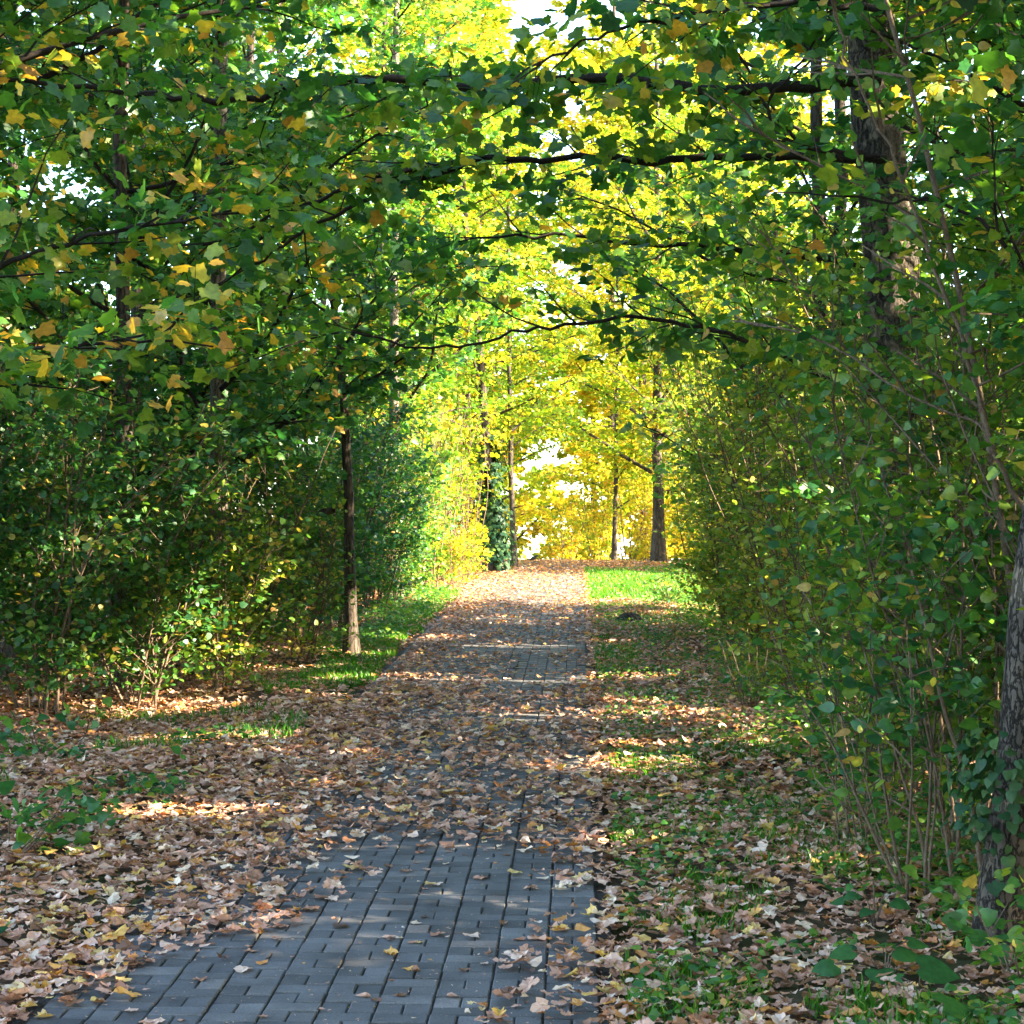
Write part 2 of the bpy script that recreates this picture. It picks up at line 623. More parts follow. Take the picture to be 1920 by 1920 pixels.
def grow(geo, lines, rads, kind, lod, leaf, tint0, pyel, sub_len=0.9, sub_step=0.30, twig_step=0.13, twig_len=0.28,
         per_twig=8, start=0.18, flat=0.6, droop=0.25, bark_i=1, tunnel=True, sub_tubes=True, sub_r=0.007, dead=0.06, clump=0.0):
    """Side shoots, twigs and leaves on limbs; all goes into one crown mesh."""
    TB, TD, TA, TT = [], [], [], []
    for pts, r in zip(lines, rads):
        L = np.concatenate([[0], np.cumsum(np.linalg.norm(np.diff(pts, axis=0), axis=1))])
        tot = L[-1]
        sgn = random.choice((-1, 1))
        for s in np.append(np.arange(start * tot, tot * 0.98, sub_step), tot * 0.99):
            s = min(s + random.uniform(-.1, .1) * sub_step, tot * 0.995)
            p = np.array([np.interp(s, L, pts[:, k]) for k in range(3)])
            k = min(np.searchsorted(L, s), len(pts) - 1)
            tg = norm(pts[k] - pts[k - 1]) if k > 0 else norm(pts[1] - pts[0])
            side = norm(np.cross(tg, [0, 0, 1]) + 1e-3)
            if abs(tg[2]) > 0.75:
                a = random.uniform(0, 6.28)
                side = np.array([math.cos(a), math.sin(a), 0])
            sgn = -sgn
            ang = R(random.uniform(35, 65))
            d = norm(tg * math.cos(ang) + side * sgn * math.sin(ang) + np.array([0, 0, random.uniform(-.25, .3)]))
            ln = sub_len * random.uniform(0.55, 1.15) * (1 - 0.45 * s / tot)
            if s > tot * 0.95:
                d = tg
            sub = wobble_line(p, d, ln, 5, 0.13, 0.02, 0.07)
            if sub_tubes and keep(sub[2:3], tunnel)[0]:
                v, f = tube(sub, np.linspace(sub_r, sub_r * 0.4, 5), 3)
                geo.add(v, f, bark_i)
            nt = max(2, int(ln / twig_step))
            u = (np.arange(nt) + rng.uniform(0, 1, nt)) / nt
            idx = u * 4
            i0 = np.minimum(idx.astype(int), 3)
            fr = (idx - i0)[:, None]
            tb = sub[i0] * (1 - fr) + sub[i0 + 1] * fr
            tgs = norm(sub[i0 + 1] - sub[i0])
            sd = norm(np.cross(tgs, [0, 0, 1.0]) + 1e-4)
            sg = np.where(np.arange(nt) % 2 == 0, 1, -1)[:, None]
            td = norm(tgs * 0.65 + sd * sg * 0.8 + rng.normal(size=(nt, 3)) * 0.22 + np.array([0, 0, -0.05]))
            TB.append(tb)
            TD.append(td)
            TT.append(np.full(nt, random.gauss(0, 1)))
            TA.append(np.full(nt, random.random() > dead))
    if not TB:
        return
    TB, TD, TT, TA = np.vstack(TB), np.vstack(TD), np.concatenate(TT), np.concatenate(TA)
    M = len(TB)
    tl = twig_len * rng.uniform(0.6, 1.25, M)
    # thin twigs
    m = keep(TB + TD * tl[:, None] * 0.5, tunnel)
    if lod < 2:
        a = norm(np.cross(TD, [0.1, 0.2, 1.0]))
        w = 0.0022 if lod == 0 else 0.003
        v = np.stack([TB - a * w, TB + a * w, TB + TD * tl[:, None]], 1)[m]
        geo.add(v.reshape(-1, 3), np.arange(len(v) * 3).reshape(-1, 3), bark_i)
    k = per_twig
    u = (np.arange(k)[None] + rng.uniform(0.1, 0.9, (M, k))) / k
    pos = TB[:, None] + TD[:, None] * (u * tl[:, None])[..., None]
    side = norm(np.cross(TD, [0, 0, 1.0]) + 1e-4)[:, None]
    sg = np.where(np.arange(k) % 2 == 0, 1, -1)[None, :, None]
    yd = TD[:, None] * 0.55 + side * sg * rng.uniform(0.5, 1.0, (M, k, 1)) + rng.normal(size=(M, k, 3)) * 0.28
    yd = yd + np.array([0, 0, -droop])
    pet = leaf * rng.uniform(0.3, 0.8, (M, k, 1))
    yd = norm(yd)
    pos = pos + yd * pet
    nr = norm(np.array([0, 0, flat]) + rng.normal(size=(M, k, 3)) * 0.5 + np.array([0.12, -0.15, 0]))
    sz = leaf * rng.uniform(0.5, 1.3, (M, k))
    tn = tint0 + 0.06 + 0.12 * TT[:, None] + rng.normal(size=(M, k)) * 0.13
    yel = rng.uniform(size=(M, k)) < pyel * np.exp(0.7 * TT[:, None] - 0.25)
    tn = np.where(yel, rng.uniform(0.7, 0.97, (M, k)), np.clip(tn, 0.0, 0.66))
    pos, yd, nr, sz, tn = pos.reshape(-1, 3), yd.reshape(-1, 3), nr.reshape(-1, 3), sz.ravel(), tn.ravel()
    m = keep(pos, tunnel, 0.4 * leaf) & np.repeat(TA, k)
    if clump:
        cn = vnoise(pos[:, 0] + 0.7 * pos[:, 2], pos[:, 1] + 0.5 * pos[:, 2], 2.2, 41) * 0.6 + vnoise(pos[:, 0] - 0.4 * pos[:, 2], pos[:, 2] * 1.1 + 0.3 * pos[:, 1], 3.1, 42) * 0.4
        m &= (cn > clump) | (rng.uniform(size=len(pos)) < 0.2)
    place_leaves(geo, kind, lod, pos[m], yd[m], nr[m], sz[m], tn[m])


def trunk_mesh(root, pts, r0, r1, mat, sides=12, name='trunk', flare=1.5, origin=None):
    n = max(14, len(pts))
    p = resample(pts, n)
    p[2:-1] += rng.normal(size=(n - 3, 3)) * r0 * 0.12 * np.array([1, 1, 0])
    t = np.linspace(0, 1, n)
    r = r0 + (r1 - r0) * t ** 0.8
    hgt = np.linalg.norm(p - p[0], axis=1)
    r = r * (1 + (flare - 1) * np.exp(-hgt / 0.22))
    g = Geo()
    v, f = tube(p, r, sides, 0.045)
    g.add(v, f, 0, 0, True)
    return g.build(name, [mat], root, origin if origin is not None else root.location)


def make_tree(label, base, h, r, top_off=(0, 0), bark=None, kind='maple', leaf=0.10, leafmat=None, tint=0.3, pyel=0.05,
              n_limb=14, limb_len=2.4, limb_from=0.3, az=None, az_spread=math.pi, extra=(), auto=True, lod=None, name='maple_tree',
              cat='tree', group=None, dens=1.0, big_branches=6, tunnel=True, sub_len=0.9, limb_rise=0.12, limb_droop=0.10, sub_r=0.007,
              limb_mat=None, crown_droop=0.25, pitch=(0.05, 0.6)):
    bx, by = base
    b = np.array([bx, by, float(G(bx, by)) - 0.04])
    root = thing(name, label, cat, b, group)
    lod = lod_for(by) if lod is None else lod
    bark = bark or M_BARK
    top = b + np.array([top_off[0], top_off[1], h])
    mid = b + np.array([top_off[0] * 0.4, top_off[1] * 0.4, h * 0.5]) + np.array([random.uniform(-.06, .06), random.uniform(-.06, .06), 0])
    trunk_mesh(root, [b, mid, top], r, r * 0.3, bark, 14 if by < 12 else 8)
    tp = resample([b, mid, top], 30)
    lines, rads = [], []
    n_limb = int(n_limb * 1.35)
    for i in range(n_limb if auto else 0):
        t = limb_from + (1 - limb_from) * (i + random.random()) / n_limb
        p0 = tp[min(29, int(t * 29))]
        a = (az if az is not None else 0) + (random.uniform(-az_spread, az_spread) if az is not None else i * 2.4 + random.uniform(-.4, .4))
        pz = random.uniform(*pitch)
        d = np.array([math.cos(a), math.sin(a), pz])
        ln = limb_len * random.uniform(0.7, 1.15) * (1.1 - 0.6 * (t - limb_from) / (1 - limb_from))
        ln_pts = wobble_line(p0, d, ln, 8, 0.09, limb_rise, limb_droop)
        bad = np.nonzero(~keep(ln_pts[1:], tunnel))[0]
        if len(bad):
            ln_pts = ln_pts[:max(2, bad[0] + 1)]
            ln_pts = resample(ln_pts, 8)
        lines.append(ln_pts)
        rads.append(r * 0.33 * (1.1 - 0.7 * t))
    for pts, rr in extra:
        q_ = resample(pts, max(12, len(pts) * 4))
        q_[1:-1] += rng.normal(size=(len(q_) - 2, 3)) * 0.009
        lines.append(q_)
        rads.append(rr)
    crown = Geo()
    for i, (pts, rr) in enumerate(zip(lines, rads)):
        v, f = tube(pts, np.linspace(rr, max(rr * 0.3, 0.004), len(pts)), 7 if lod == 0 else 4, 0.05)
        if i >= len(lines) - len(extra) or i < big_branches:
            g = Geo()
            g.add(v, f, 0, 0, True)
            g.build('branch', [limb_mat or bark], root, b)
        else:
            crown.add(v, f, 1, 0, True)
    grow(crown, lines, rads, kind, lod, leaf, tint, pyel, sub_len=sub_len, sub_step=0.20 / dens, twig_step=0.11 / dens ** 0.5, start=0.10, tunnel=tunnel, sub_r=sub_r, droop=crown_droop, clump=0.24)
    crown.build('crown', [leafmat or M_MAPLE, limb_mat or bark], root, b)
    return root


def make_shrub(label, base, h, spread, n=9, kind='oval', leaf=0.06, leafmat=None, tint=0.3, pyel=0.06, lod=None, name='shrub', cat='shrub',
               group=None, stem_r=0.010, bare=0.12, dens=1.0, lean=(0, 0), stems=(), sub_len=0.55, bark=None, tunnel=True, per_twig=7, droop=0.15, clump=0.30):
    bx, by = base
    b = np.array([bx, by, float(G(bx, by)) - 0.02])
    root = thing(name, label, cat, b, group)
    lod = lod_for(by) if lod is None else lod
    lines, rads = [], []
    for i in range(n):
        a = i * 2.4 + random.uniform(-.5, .5)
        o = b + np.array([math.cos(a), math.sin(a), 0]) * random.uniform(0.02, 0.22) * spread
        rad = random.uniform(0.25, 1.0) * spread
        hh = h * random.uniform(0.7, 1.05)
        d = np.array([math.cos(a) * rad * 0.8 + lean[0], math.sin(a) * rad * 0.8 + lean[1], hh])
        lines.append(wobble_line(o, d, np.linalg.norm(d), 9, 0.07, 0.0, 0.06))
        rads.append(stem_r * random.uniform(0.7, 1.25))
    for pts, rr in stems:
        lines.append(resample(pts, 14))
        rads.append(rr)
    for pts, rr in zip(lines, rads):
        g = Geo()
        v, f = tube(pts, np.linspace(rr, rr * 0.35, len(pts)), 6 if lod == 0 else 4, 0.04)
        g.add(v, f, 0, 0, True)
        g.build('stem', [bark or M_STEM], root, b)
    crown = Geo()
    grow(crown, lines, rads, kind, lod, leaf, tint, pyel, sub_len=sub_len, sub_step=0.12 / dens, twig_step=0.095 / dens ** 0.5, twig_len=0.2, per_twig=per_twig,
         start=bare, flat=0.55, droop=droop, tunnel=tunnel, sub_r=0.004, dead=0.08, clump=clump)
    crown.build('foliage', [leafmat or M_SHRUB, bark or M_STEM], root, b)
    return root


# sun flecks in the photograph: band across the path, streak on the verge, trunk foot, bark patches
for xx in np.linspace(-1.9, 0.3, 9):
    add_gap([xx, 14.45 + random.uniform(-.12, .12), G(xx, 14.45)], random.uniform(0.03, 0.16))
for t in np.linspace(0, 1, 7):
    add_gap([0.32 + 0.72 * t, 12.9 - 2.05 * t, float(G(0.5, 12.9 - 2.05 * t))], 0.13)
for px, py in ((1500, 1640), (1510, 1625), (1085, 1590), (1060, 1580), (1150, 1580)):
    q = ground_px(px, py)
    add_gap(q, 0.06)
for xx in np.linspace(-1.3, 0.0, 6):
    add_gap([xx, 7.85, G(xx, 7.85)], 0.035)
for z in (0.05, 0.25, 0.45):
    add_gap([-1.95, 16.4, float(G(-2, 16.4)) + z], 0.15)
for xx in np.linspace(-2.0, 0.1, 7):
    add_gap([xx + random.uniform(-.1, .1), 17.4 + random.uniform(-.4, .4), G(xx, 17.2)], random.uniform(0.01, 0.10))
for xx in np.linspace(-2.2, 3.2, 8):
    for yy in (25.9, 27.0, 28.2):
        add_gap([xx, yy, float(G(xx, yy))], 0.5)
for xx in np.linspace(-2.1, -1.4, 4):
    add_gap([xx, 18.2 + random.uniform(-.2, .2), float(G(xx, 18.2)) + 0.05], random.uniform(0.1, 0.2))
for zz_ in (0.8, 1.6, 2.4, 3.2):
    for yy in (26.6, 28.0, 29.6):
        add_gap([-2.1, yy, float(G(-2, yy)) + zz_], 0.45)
for py in (440, 480, 530):
    add_gap(W(1690, py, 10.2), 0.13)
add_gap(W(740, 690, 24), 0.25)
add_gap(W(420, 930, 14.6), 0.12)
add_gap(W(450, 1190, 13.0), 0.35)
add_gap(W(410, 1260, 12.6), 0.25)

# small sunlit patches in both hedges
gr_ = np.random.default_rng(77)
for k in range(26):
    yy = gr_.uniform(7.5, 23)
    add_gap([gr_.uniform(0.95, 1.35), yy, float(G(1.1, yy)) + gr_.uniform(0.2, 3.2)], gr_.uniform(0.05, 0.20))
for k in range(9):
    yy = gr_.uniform(12, 23)
    add_gap([gr_.uniform(-2.9, -2.1), yy, float(G(-2.5, yy)) + gr_.uniform(0.2, 2.6)], gr_.uniform(0.05, 0.18))

# pieces of sky
for d in (6, 6.7, 7.4, 8.1, 8.8, 9.5, 10.5, 12, 14, 16, 18, 20, 22, 24, 26, 28, 30, 33, 36, 40, 44, 48, 52, 56, 60, 64):
    CLEARINGS.append((W(1078, 38, d), 0.0115 * d))
for px, py in ((1690, 470), (1700, 560)):
    for d in (5.6, 6.2, 6.8, 7.4, 8.0, 8.6, 9.2, 9.7):
        CLEARINGS.append((W(px, py, d), 0.13 + 0.02 * (d > 8)))
for px, py in ((225, 500), (225, 710), (410, 900), (740, 690), (740, 620)):
    for d in (7, 7.6, 8.2, 9, 9.8, 10.6, 11.4, 12.2, 12.8):
        CLEARINGS.append((W(px, py, d), 0.16))
for d in (29, 30.5, 32, 33, 34.5, 36, 37.5, 39, 41, 43, 45, 47, 49, 51, 54, 57, 60):
    CLEARINGS.append((W(986, 1002, d), 0.46 + 0.012 * (d - 33)))
    CLEARINGS.append((W(992, 1028, d), 0.38 + 0.012 * (d - 33)))
    CLEARINGS.append((W(1112, 932, d), 0.38 + 0.012 * (d - 33)))
for px, py, d, r in ( (1085, 45, 9, 0.13), (1085, 45, 30, 0.9), (940, 150, 9, 0.07), (940, 150, 30, 0.3),
                     (1490, 165, 20, 0.3), (60, 240, 14, 0.2), (485, 225, 16, 0.2)):
    CLEARINGS.append((W(px, py, d), r))


# ------------------------------------------------------------------ the setting
def axis(lims):
    out = []
    for a, b, st in lims:
        out.append(np.arange(a, b, st))
    return np.concatenate(out + [[lims[-1][1]]])


gx = axis([(-300, -60, 40), (-60, -8, 4), (-8, 6, 0.2), (6, 60, 4), (60, 300, 40)])
gy = axis([(-300, -40, 40), (-40, 0, 2), (0, 46, 0.2), (46, 80, 2), (80, 400, 40)])
X, Y = np.meshgrid(gx, gy)
Z = G(X, Y) - 0.03 * ((X > -1.7) & (X < 0.25))
nx, ny = len(gx), len(gy)
ii = (np.arange(ny - 1)[:, None] * nx + np.arange(nx - 1)[None]).ravel()
gf = np.stack([ii, ii + 1, ii + nx + 1, ii + nx], 1)
me = mesh_np('ground', np.stack([X.ravel(), Y.ravel(), Z.ravel()], 1), [gf], [M_GROUND], None, None, np.ones(len(gf), bool))
gnd = link_mesh('ground', me)
gnd['kind'] = 'structure'


def build_path():
    g = Geo()
    w = 0.163
    x0 = -1.57
    ncol = 10
    seg = [(0.087, 1), (0.108, 2)]
    per = sum(s for s, _ in seg)
    for c in range(ncol):
        cx = x0 + c * w
        y = 2.0 - random.random() * per
        while y < 40:
            for ln, cnt in seg:
                for q in range(cnt):
                    ww = w / cnt
                    gap = 0.0060
                    xa = cx + q * ww + (0.0025 + random.uniform(0, .0012) if q == 0 else 0.002)
                    xb = cx + (q + 1) * ww - (0.0025 + random.uniform(0, .0012) if q == cnt - 1 else 0.002)
                    ya, yb = y + gap * 0.6, y + ln - gap * 0.6
                    jx, jy = random.gauss(0, 0.0009), random.gauss(0, 0.0012)
                    xa, xb, ya, yb = xa + jx, xb + jx, ya + jy, yb + jy
                    cxm = (xa + xb) / 2
                    bev = 0.004
                    dz = random.gauss(0, 0.0016)
                    tx, ty = random.gauss(0, 0.010), random.gauss(0, 0.010)

                    def zz(x, yv, e):
                        return float(SLOPE * yv if yv < 34 else G(cxm, yv)) + 0.012 + dz + tx * (x - cxm) + ty * (yv - (ya + yb) / 2) - e
                    v = []
                    for (x_, y_, e) in ((xa, ya, .05), (xb, ya, .05), (xb, yb, .05), (xa, yb, .05), (xa, ya, bev), (xb, ya, bev), (xb, yb, bev), (xa, yb, bev)):
                        v.append((x_, y_, zz(x_, y_, e)))
                    for (x_, y_) in ((xa + bev, ya + bev), (xb - bev, ya + bev), (xb - bev, yb - bev), (xa + bev, yb - bev)):
                        v.append((x_, y_, zz(x_, y_, 0)))
                    f = [[0, 1, 5, 4], [1, 2, 6, 5], [2, 3, 7, 6], [3, 0, 4, 7], [4, 5, 9, 8], [5, 6, 10, 9], [6, 7, 11, 10], [7, 4, 8, 11], [8, 9, 10, 11]]
                    g.add(v, f, 0, min(1, max(0, random.gauss(0.45, 0.26))))
                y += ln
    # sand bed in the joints
    ys = np.arange(1.8, 40.4, 0.4)
    bed = np.array([[x, yv, (SLOPE * yv if yv < 34 else float(G(-.7, yv))) + 0.0005] for yv in ys for x in (-1.62, 0.11)])
    k = np.arange(len(ys) - 1) * 2
    g.add(bed, np.stack([k, k + 1, k + 3, k + 2], 1), 1)
    o = g.build('path', [M_PAVER, M_BED])
    o['kind'] = 'structure'


build_path()


# ------------------------------------------------------------------ fallen leaves
def bare(x, y):
    """1 where the pavers lie bare in the foreground"""
    xl = np.interp(y, [4.5, 5.4, 6.0, 6.8, 7.7, 8.0], [-1.65, -1.58, -1.36, -1.05, -0.8, -0.6])
    xr = np.interp(y, [4.5, 6.0, 6.8, 7.2, 7.9], [-0.08, -0.07, -0.06, -0.12, -0.34])
    n = (vnoise(x, y, 4, 1) - 0.5) * 0.5 + (vnoise(x, y, 11, 14) - 0.5) * 0.25
    d = np.minimum(np.minimum(x - xl, xr - x), (8.0 - y) * 0.5) + n
    return smooth((d + 0.07) / 0.24)


def cover(x, y):
    on = (x > -1.58) & (x < 0.08)
    n1, n2 = vnoise(x, y, 2.5, 2), vnoise(x, y, 6, 3)
    c = np.ones_like(x) * 0.95
    # path: thin cover at several distances
    thin = np.interp(y, [7.5, 8.2, 9.2, 10, 14.6, 15.2, 18.4, 19.2, 40], [0.20, 0.25, 0.34, 0.38, 0.30, 0.05, 0.05, 0.30, 0.70])
    mid = np.clip(1 - np.abs(x + 0.45) / 1.0, 0, 1)
    c = np.where(on, 0.9 - (1 - thin) * np.clip(mid * 1.9, 0, 1) * (0.35 + 0.9 * n1 + 0.4 * (n2 - .5)), c)
    c = np.where(on, c * (1 - 0.94 * bare(x, y)), c)
    gl = (x < -1.5) & (x > -2.5) & (y > 12.8) & (y < 25.5)
    c = np.where(gl, 0.15 + 0.5 * n2 * n1 * 2, c)
    rv = (x > 0.1) & (y < 24)
    c = np.where(rv, 0.72 + 0.45 * (n1 - 0.4) + 0.25 * (n2 - .5), c)
    lawn = (x > 0.15) & (y > 24) & (y < 31.5)
    c = np.where(lawn, 0.05, c)
    return np.clip(c, 0, 1)


DRY_TPL = []
_r = np.random.default_rng(3)
NDRY = 18
for k in range(NDRY):
    out = MAPLE_HI if k < 12 else (OVAL_HI if k < 16 else MAPLE_MID)
    v, f = fan(out, 0, 0)
    v[1:, :2] += _r.normal(size=(len(v) - 1, 2)) * 0.045
    if k in (3, 7, 10):                                   # torn: one side missing
        v[:, 0] = np.where(v[:, 0] > 0, v[:, 0] * 0.35, v[:, 0])
    x, y = v[:, 0], v[:, 1] - 0.35
    ang = _r.uniform(0, 3.14)
    u = x * math.cos(ang) + y * math.sin(ang)
    w_ = -x * math.sin(ang) + y * math.cos(ang)
    v[:, 1] -= 0.35
    cu = _r.uniform(0.02, 0.45) if k % 3 else _r.uniform(0.6, 1.2)
    v[:, 2] = cu * u * u + _r.uniform(-0.3, 0.4) * w_ * w_ + 0.05 * _r.normal(size=len(v)) + 0.2 * np.abs(u) * _r.uniform(0, 1)
    v[:, 2] -= v[:, 2].min()
    sq = 1 - 0.35 * min(cu, 1.0) * np.abs(u)
    v[:, 0] *= sq
    v[:, 1] *= sq
    DRY_TPL.append((v, f))


def dry_tint(n):
    t = np.clip(rng.normal(0.43, 0.18, n), 0.0, 0.72)
    q = rng.uniform(size=n)
    t = np.where(q < 0.09, rng.uniform(0.76, 0.84, n), t)
    t = np.where((q >= 0.09) & (q < 0.17), rng.uniform(0.86, 0.98, n), t)
    return t


def scatter(n_per_m2, x0, x1, y0, y1):
    n = int(n_per_m2 * (x1 - x0) * (y1 - y0))
    x = rng.uniform(x0, x1, n)
    y = rng.uniform(y0, y1, n)
    m = rng.uniform(size=n) < cover(x, y)
    return x[m], y[m]


LX, LY = [], []
for args in ((1050, -4.2, 2.2, 4.3, 14), (700, -4.2, 3.0, 14, 24), (480, -3.0, 4.0, 24, 37), (60, -5, 6, 37, 44)):
    a, b = scatter(*args)
    LX.append(a)
    LY.append(b)
LX, LY = np.concatenate(LX), np.concatenate(LY)
LZ = G(LX, LY) + np.where((LX > -1.62) & (LX < 0.1), 0.014, 0.004)
thick = 1 - bare(LX, LY) * ((LX > -1.6) & (LX < 0.1))
LZ = LZ + rng.uniform(0, 0.035, len(LX)) * thick
LS = (0.023 + 0.048 * rng.uniform(0, 1, len(LX)) ** 1.4) * np.where(LY > 14, 0.85, 1.0)
LT = dry_tint(len(LX))
farw = smooth((LY - 15) / 14) * np.where((LY > 24.5) & (LY < 28.5), 0.35, 1.0)  # litter stays paler in the sun band, adding its brightness by leaf colour
LT = np.where(rng.uniform(size=len(LX)) < 0.35 * farw, rng.uniform(0.86, 1.0, len(LX)), np.where(LT < 0.72, LT - 0.14 * farw, LT))
LT = np.clip(LT, 0, 1)
tilt = 0.19 * thick + 0.05
NX = rng.normal(size=len(LX)) * tilt
NY = rng.normal(size=len(LX)) * tilt - 0.05 * thick
AN = rng.uniform(0, 2 * np.pi, len(LX))
KK = rng.integers(0, NDRY, len(LX))

# which leaves are largest in the picture: those become objects of their own
CI = CAMR.T
rel = np.stack([LX, LY, LZ], 1) - CAMP
cc = rel @ CAMR
pxx = 960 + FPX * cc[:, 0] / -cc[:, 2]
pyy = 960 - FPX * cc[:, 1] / -cc[:, 2]
vis = (pxx > 10) & (pxx < 1910) & (pyy < 1912) & (cc[:, 2] < 0)
isb = (thick < 0.45) & vis
score = np.where(vis, LS / LY, 0) * np.where(isb, 4.0, 1.0)
order = np.argsort(-score)
single = np.zeros(len(LX), bool)
single[order[:290]] = True

fr = norm(np.stack([NX, NY, np.ones_like(NX)], 1))
yd = np.stack([np.cos(AN), np.sin(AN), np.zeros_like(AN)], 1)
lx = norm(np.cross(yd, fr))
ly = np.cross(fr, lx)
lg = Geo()
P = np.stack([LX, LY, LZ], 1)
for k, (tv, tf) in enumerate(DRY_TPL):
    s = (KK == k) & ~single
    if LY[s].size == 0:
        continue
    sz = LS[s]
    v = P[s][:, None] + sz[:, None, None] * (tv[None, :, 0, None] * lx[s][:, None] + tv[None, :, 1, None] * ly[s][:, None] + tv[None, :, 2, None] * fr[s][:, None])
    f = tf[None] + (np.arange(len(sz)) * len(tv))[:, None, None]
    lg.add(v.reshape(-1, 3), f.reshape(-1, 3), 0, np.repeat(LT[s], len(tv)))
nb = 5200
bx_, by_ = rng.uniform(-1.57, 0.1, nb), 4.6 + 15 * rng.uniform(0, 1, nb) ** 1.5
ba = rng.uniform(0, 6.28, (nb, 3)) + np.array([0, 2.1, 4.2])
bs_ = 0.002 + 0.009 * rng.uniform(0, 1, nb) ** 3
bv = np.stack([bx_[:, None] + np.cos(ba) * bs_[:, None], by_[:, None] + np.sin(ba) * bs_[:, None], (G(bx_, by_) + 0.0155)[:, None] + rng.uniform(0, .005, (nb, 3))], -1)
lg.add(bv.reshape(-1, 3), np.arange(nb * 3).reshape(-1, 3), 0, np.repeat(dry_tint(nb) * 0.9, 3))
lit = lg.build('fallen_leaves', [M_DRY])
lit['kind'] = 'stuff'

leaf_mesh = {}


def tint_name(t):
    if t < 0.22:
        return 'dark brown'
    if t < 0.42:
        return 'brown'
    if t < 0.56:
        return 'tan'
    if t < 0.75:
        return 'pale buff'
    if t < 0.85:
        return 'yellow'
    return 'orange'


for i in np.nonzero(single)[0]:
    tq = round(float(LT[i]) * 14) / 14
    key = (int(KK[i]), tq)
    if key not in leaf_mesh:
        tv, tf = DRY_TPL[key[0]]
        leaf_mesh[key] = mesh_np('fallen_leaf', tv, [tf], [M_DRY], None, np.full(len(tv), tq))
    o = link_mesh('fallen_leaf', leaf_mesh[key])
    m3 = np.stack([lx[i], ly[i], fr[i]], 1) * LS[i]
    M = Matrix.Identity(4)
    for a in range(3):
        for b_ in range(3):
            M[a][b_] = float(m3[a, b_])
        M[a][3] = float(P[i, a])
    o.matrix_world = M
    cn = tint_name(tq)
    if isb[i]:
        where, gname = 'lying loose on the bare grey pavers in the foreground', 'loose on the bare pavers'
    elif LX[i] > 0.08:
        where, gname = 'in the grassy litter on the verge right of the path', 'on the right verge'
    elif LX[i] < -1.58:
        where, gname = 'in the thick litter on the bank left of the pavers', 'on the left bank'
    else:
        where, gname = 'in the leaf drift covering the pavers', 'drifted over the pavers'
    shape = 'oval' if 12 <= key[0] < 16 else 'lobed'
    tag(o, f'{cn} {shape} dry leaf {where}', 'leaf', f'{cn} {shape} leaves {gname}')


# ------------------------------------------------------------------ grass and ground cover
def blades(geo, x, y, hh, w=0.006, tint=0.45):
    n = len(x)
    z = G(x, y) - 0.01
    a = rng.uniform(0, 2 * np.pi, n)
    d = np.stack([np.cos(a), np.sin(a), np.zeros(n)], 1)
    s = np.stack([-np.sin(a), np.cos(a), np.zeros(n)], 1)
    h = hh * rng.uniform(0.5, 1.3, n)
    bend = rng.uniform(0.1, 0.8, n) * h
    p = np.stack([x, y, z], 1)
    up = np.array([0, 0, 1.0])
    v = np.stack([p - s * w, p + s * w,
                  p + up * (h * 0.6)[:, None] + d * (bend * 0.35)[:, None] - s * w * 0.8, p + up * (h * 0.6)[:, None] + d * (bend * 0.35)[:, None] + s * w * 0.8,
                  p + up * h[:, None] * 0.95 + d * bend[:, None]], 1)
    f = np.array([[0, 1, 3], [0, 3, 2], [2, 3, 4]])
    F = f[None] + (np.arange(n) * 5)[:, None, None]
    t = np.clip(rng.normal(tint, 0.2, n), 0, 1)
    geo.add(v.reshape(-1, 3), F.reshape(-1, 3), 0, np.repeat(t, 5))


gg = Geo()
x = rng.uniform(-2.6, -1.42, 26000)
y = rng.uniform(12.6, 26, 26000)
edge = -1.62 + 0.12 * (vnoise(y, y * 0, 2, 8) - .5)
m = (x < edge) & (vnoise(x, y, 3, 4) > 0.16) & (x > -2.12 - 0.3 * (vnoise(y, y * 0, 1.5, 15) - .3) - 0.03 * np.clip(20 - y, 0, 9)) & (y > 13.5 + (x + 2.0))
blades(gg, x[m], y[m], 0.05 + 0.04 * vnoise(x[m], y[m], 1.5, 16), 0.006, 0.35 + 0.45 * vnoise(x[m], y[m], 2.0, 17))
x = rng.uniform(0.1, 5.5, 30000)
y = rng.uniform(24.0, 32.5, 30000)
m = (vnoise(x, y, 2, 9) > 0.2)
blades(gg, x[m], y[m], 0.07, 0.009, 0.6)
x = rng.uniform(0.14, 1.6, 42000)
y = 4.8 + rng.uniform(0, 1, 42000) ** 1.3 * 19
m = ((vnoise(x, y, 2.2, 5) + 0.35 * vnoise(x, y, 7, 6)) > 0.86) | ((np.hypot(x - 0.36, (y - 5.65) * 0.6) < 0.22) & (rng.uniform(size=len(x)) < 0.8)) | ((np.abs(x - 0.32) < 0.2) & (np.abs(y - 16.2) < 1.2))
blades(gg, x[m], y[m], 0.065, 0.004, 0.55)
x = rng.uniform(-4, -1.7, 16000)
y = rng.uniform(6, 12.5, 16000)
m = (vnoise(x, y, 1.6, 7) > 0.66)
blades(gg, x[m], y[m], 0.09, 0.005, 0.4)
go = gg.build('grass', [M_GRASS])
go['kind'] = 'stuff'

cg = Geo()


def cover_leaves(x, y, hmax, size, kind='oval', lod=0, tint=0.25):
    n = len(x)
    p = np.stack([x, y, G(x, y) + rng.uniform(0.01, 1, n) * hmax], 1)
    a = rng.uniform(0, 6.28, n)
    yd = np.stack([np.cos(a), np.sin(a), rng.normal(size=n) * 0.35], 1)
    nr = norm(np.array([0, -0.25, 1.0]) + rng.normal(size=(n, 3)) * 0.4)
    place_leaves(cg, kind, lod, p, yd, nr, size * rng.uniform(0.6, 1.3, n), np.clip(rng.normal(tint, 0.15, n), 0, 0.75))


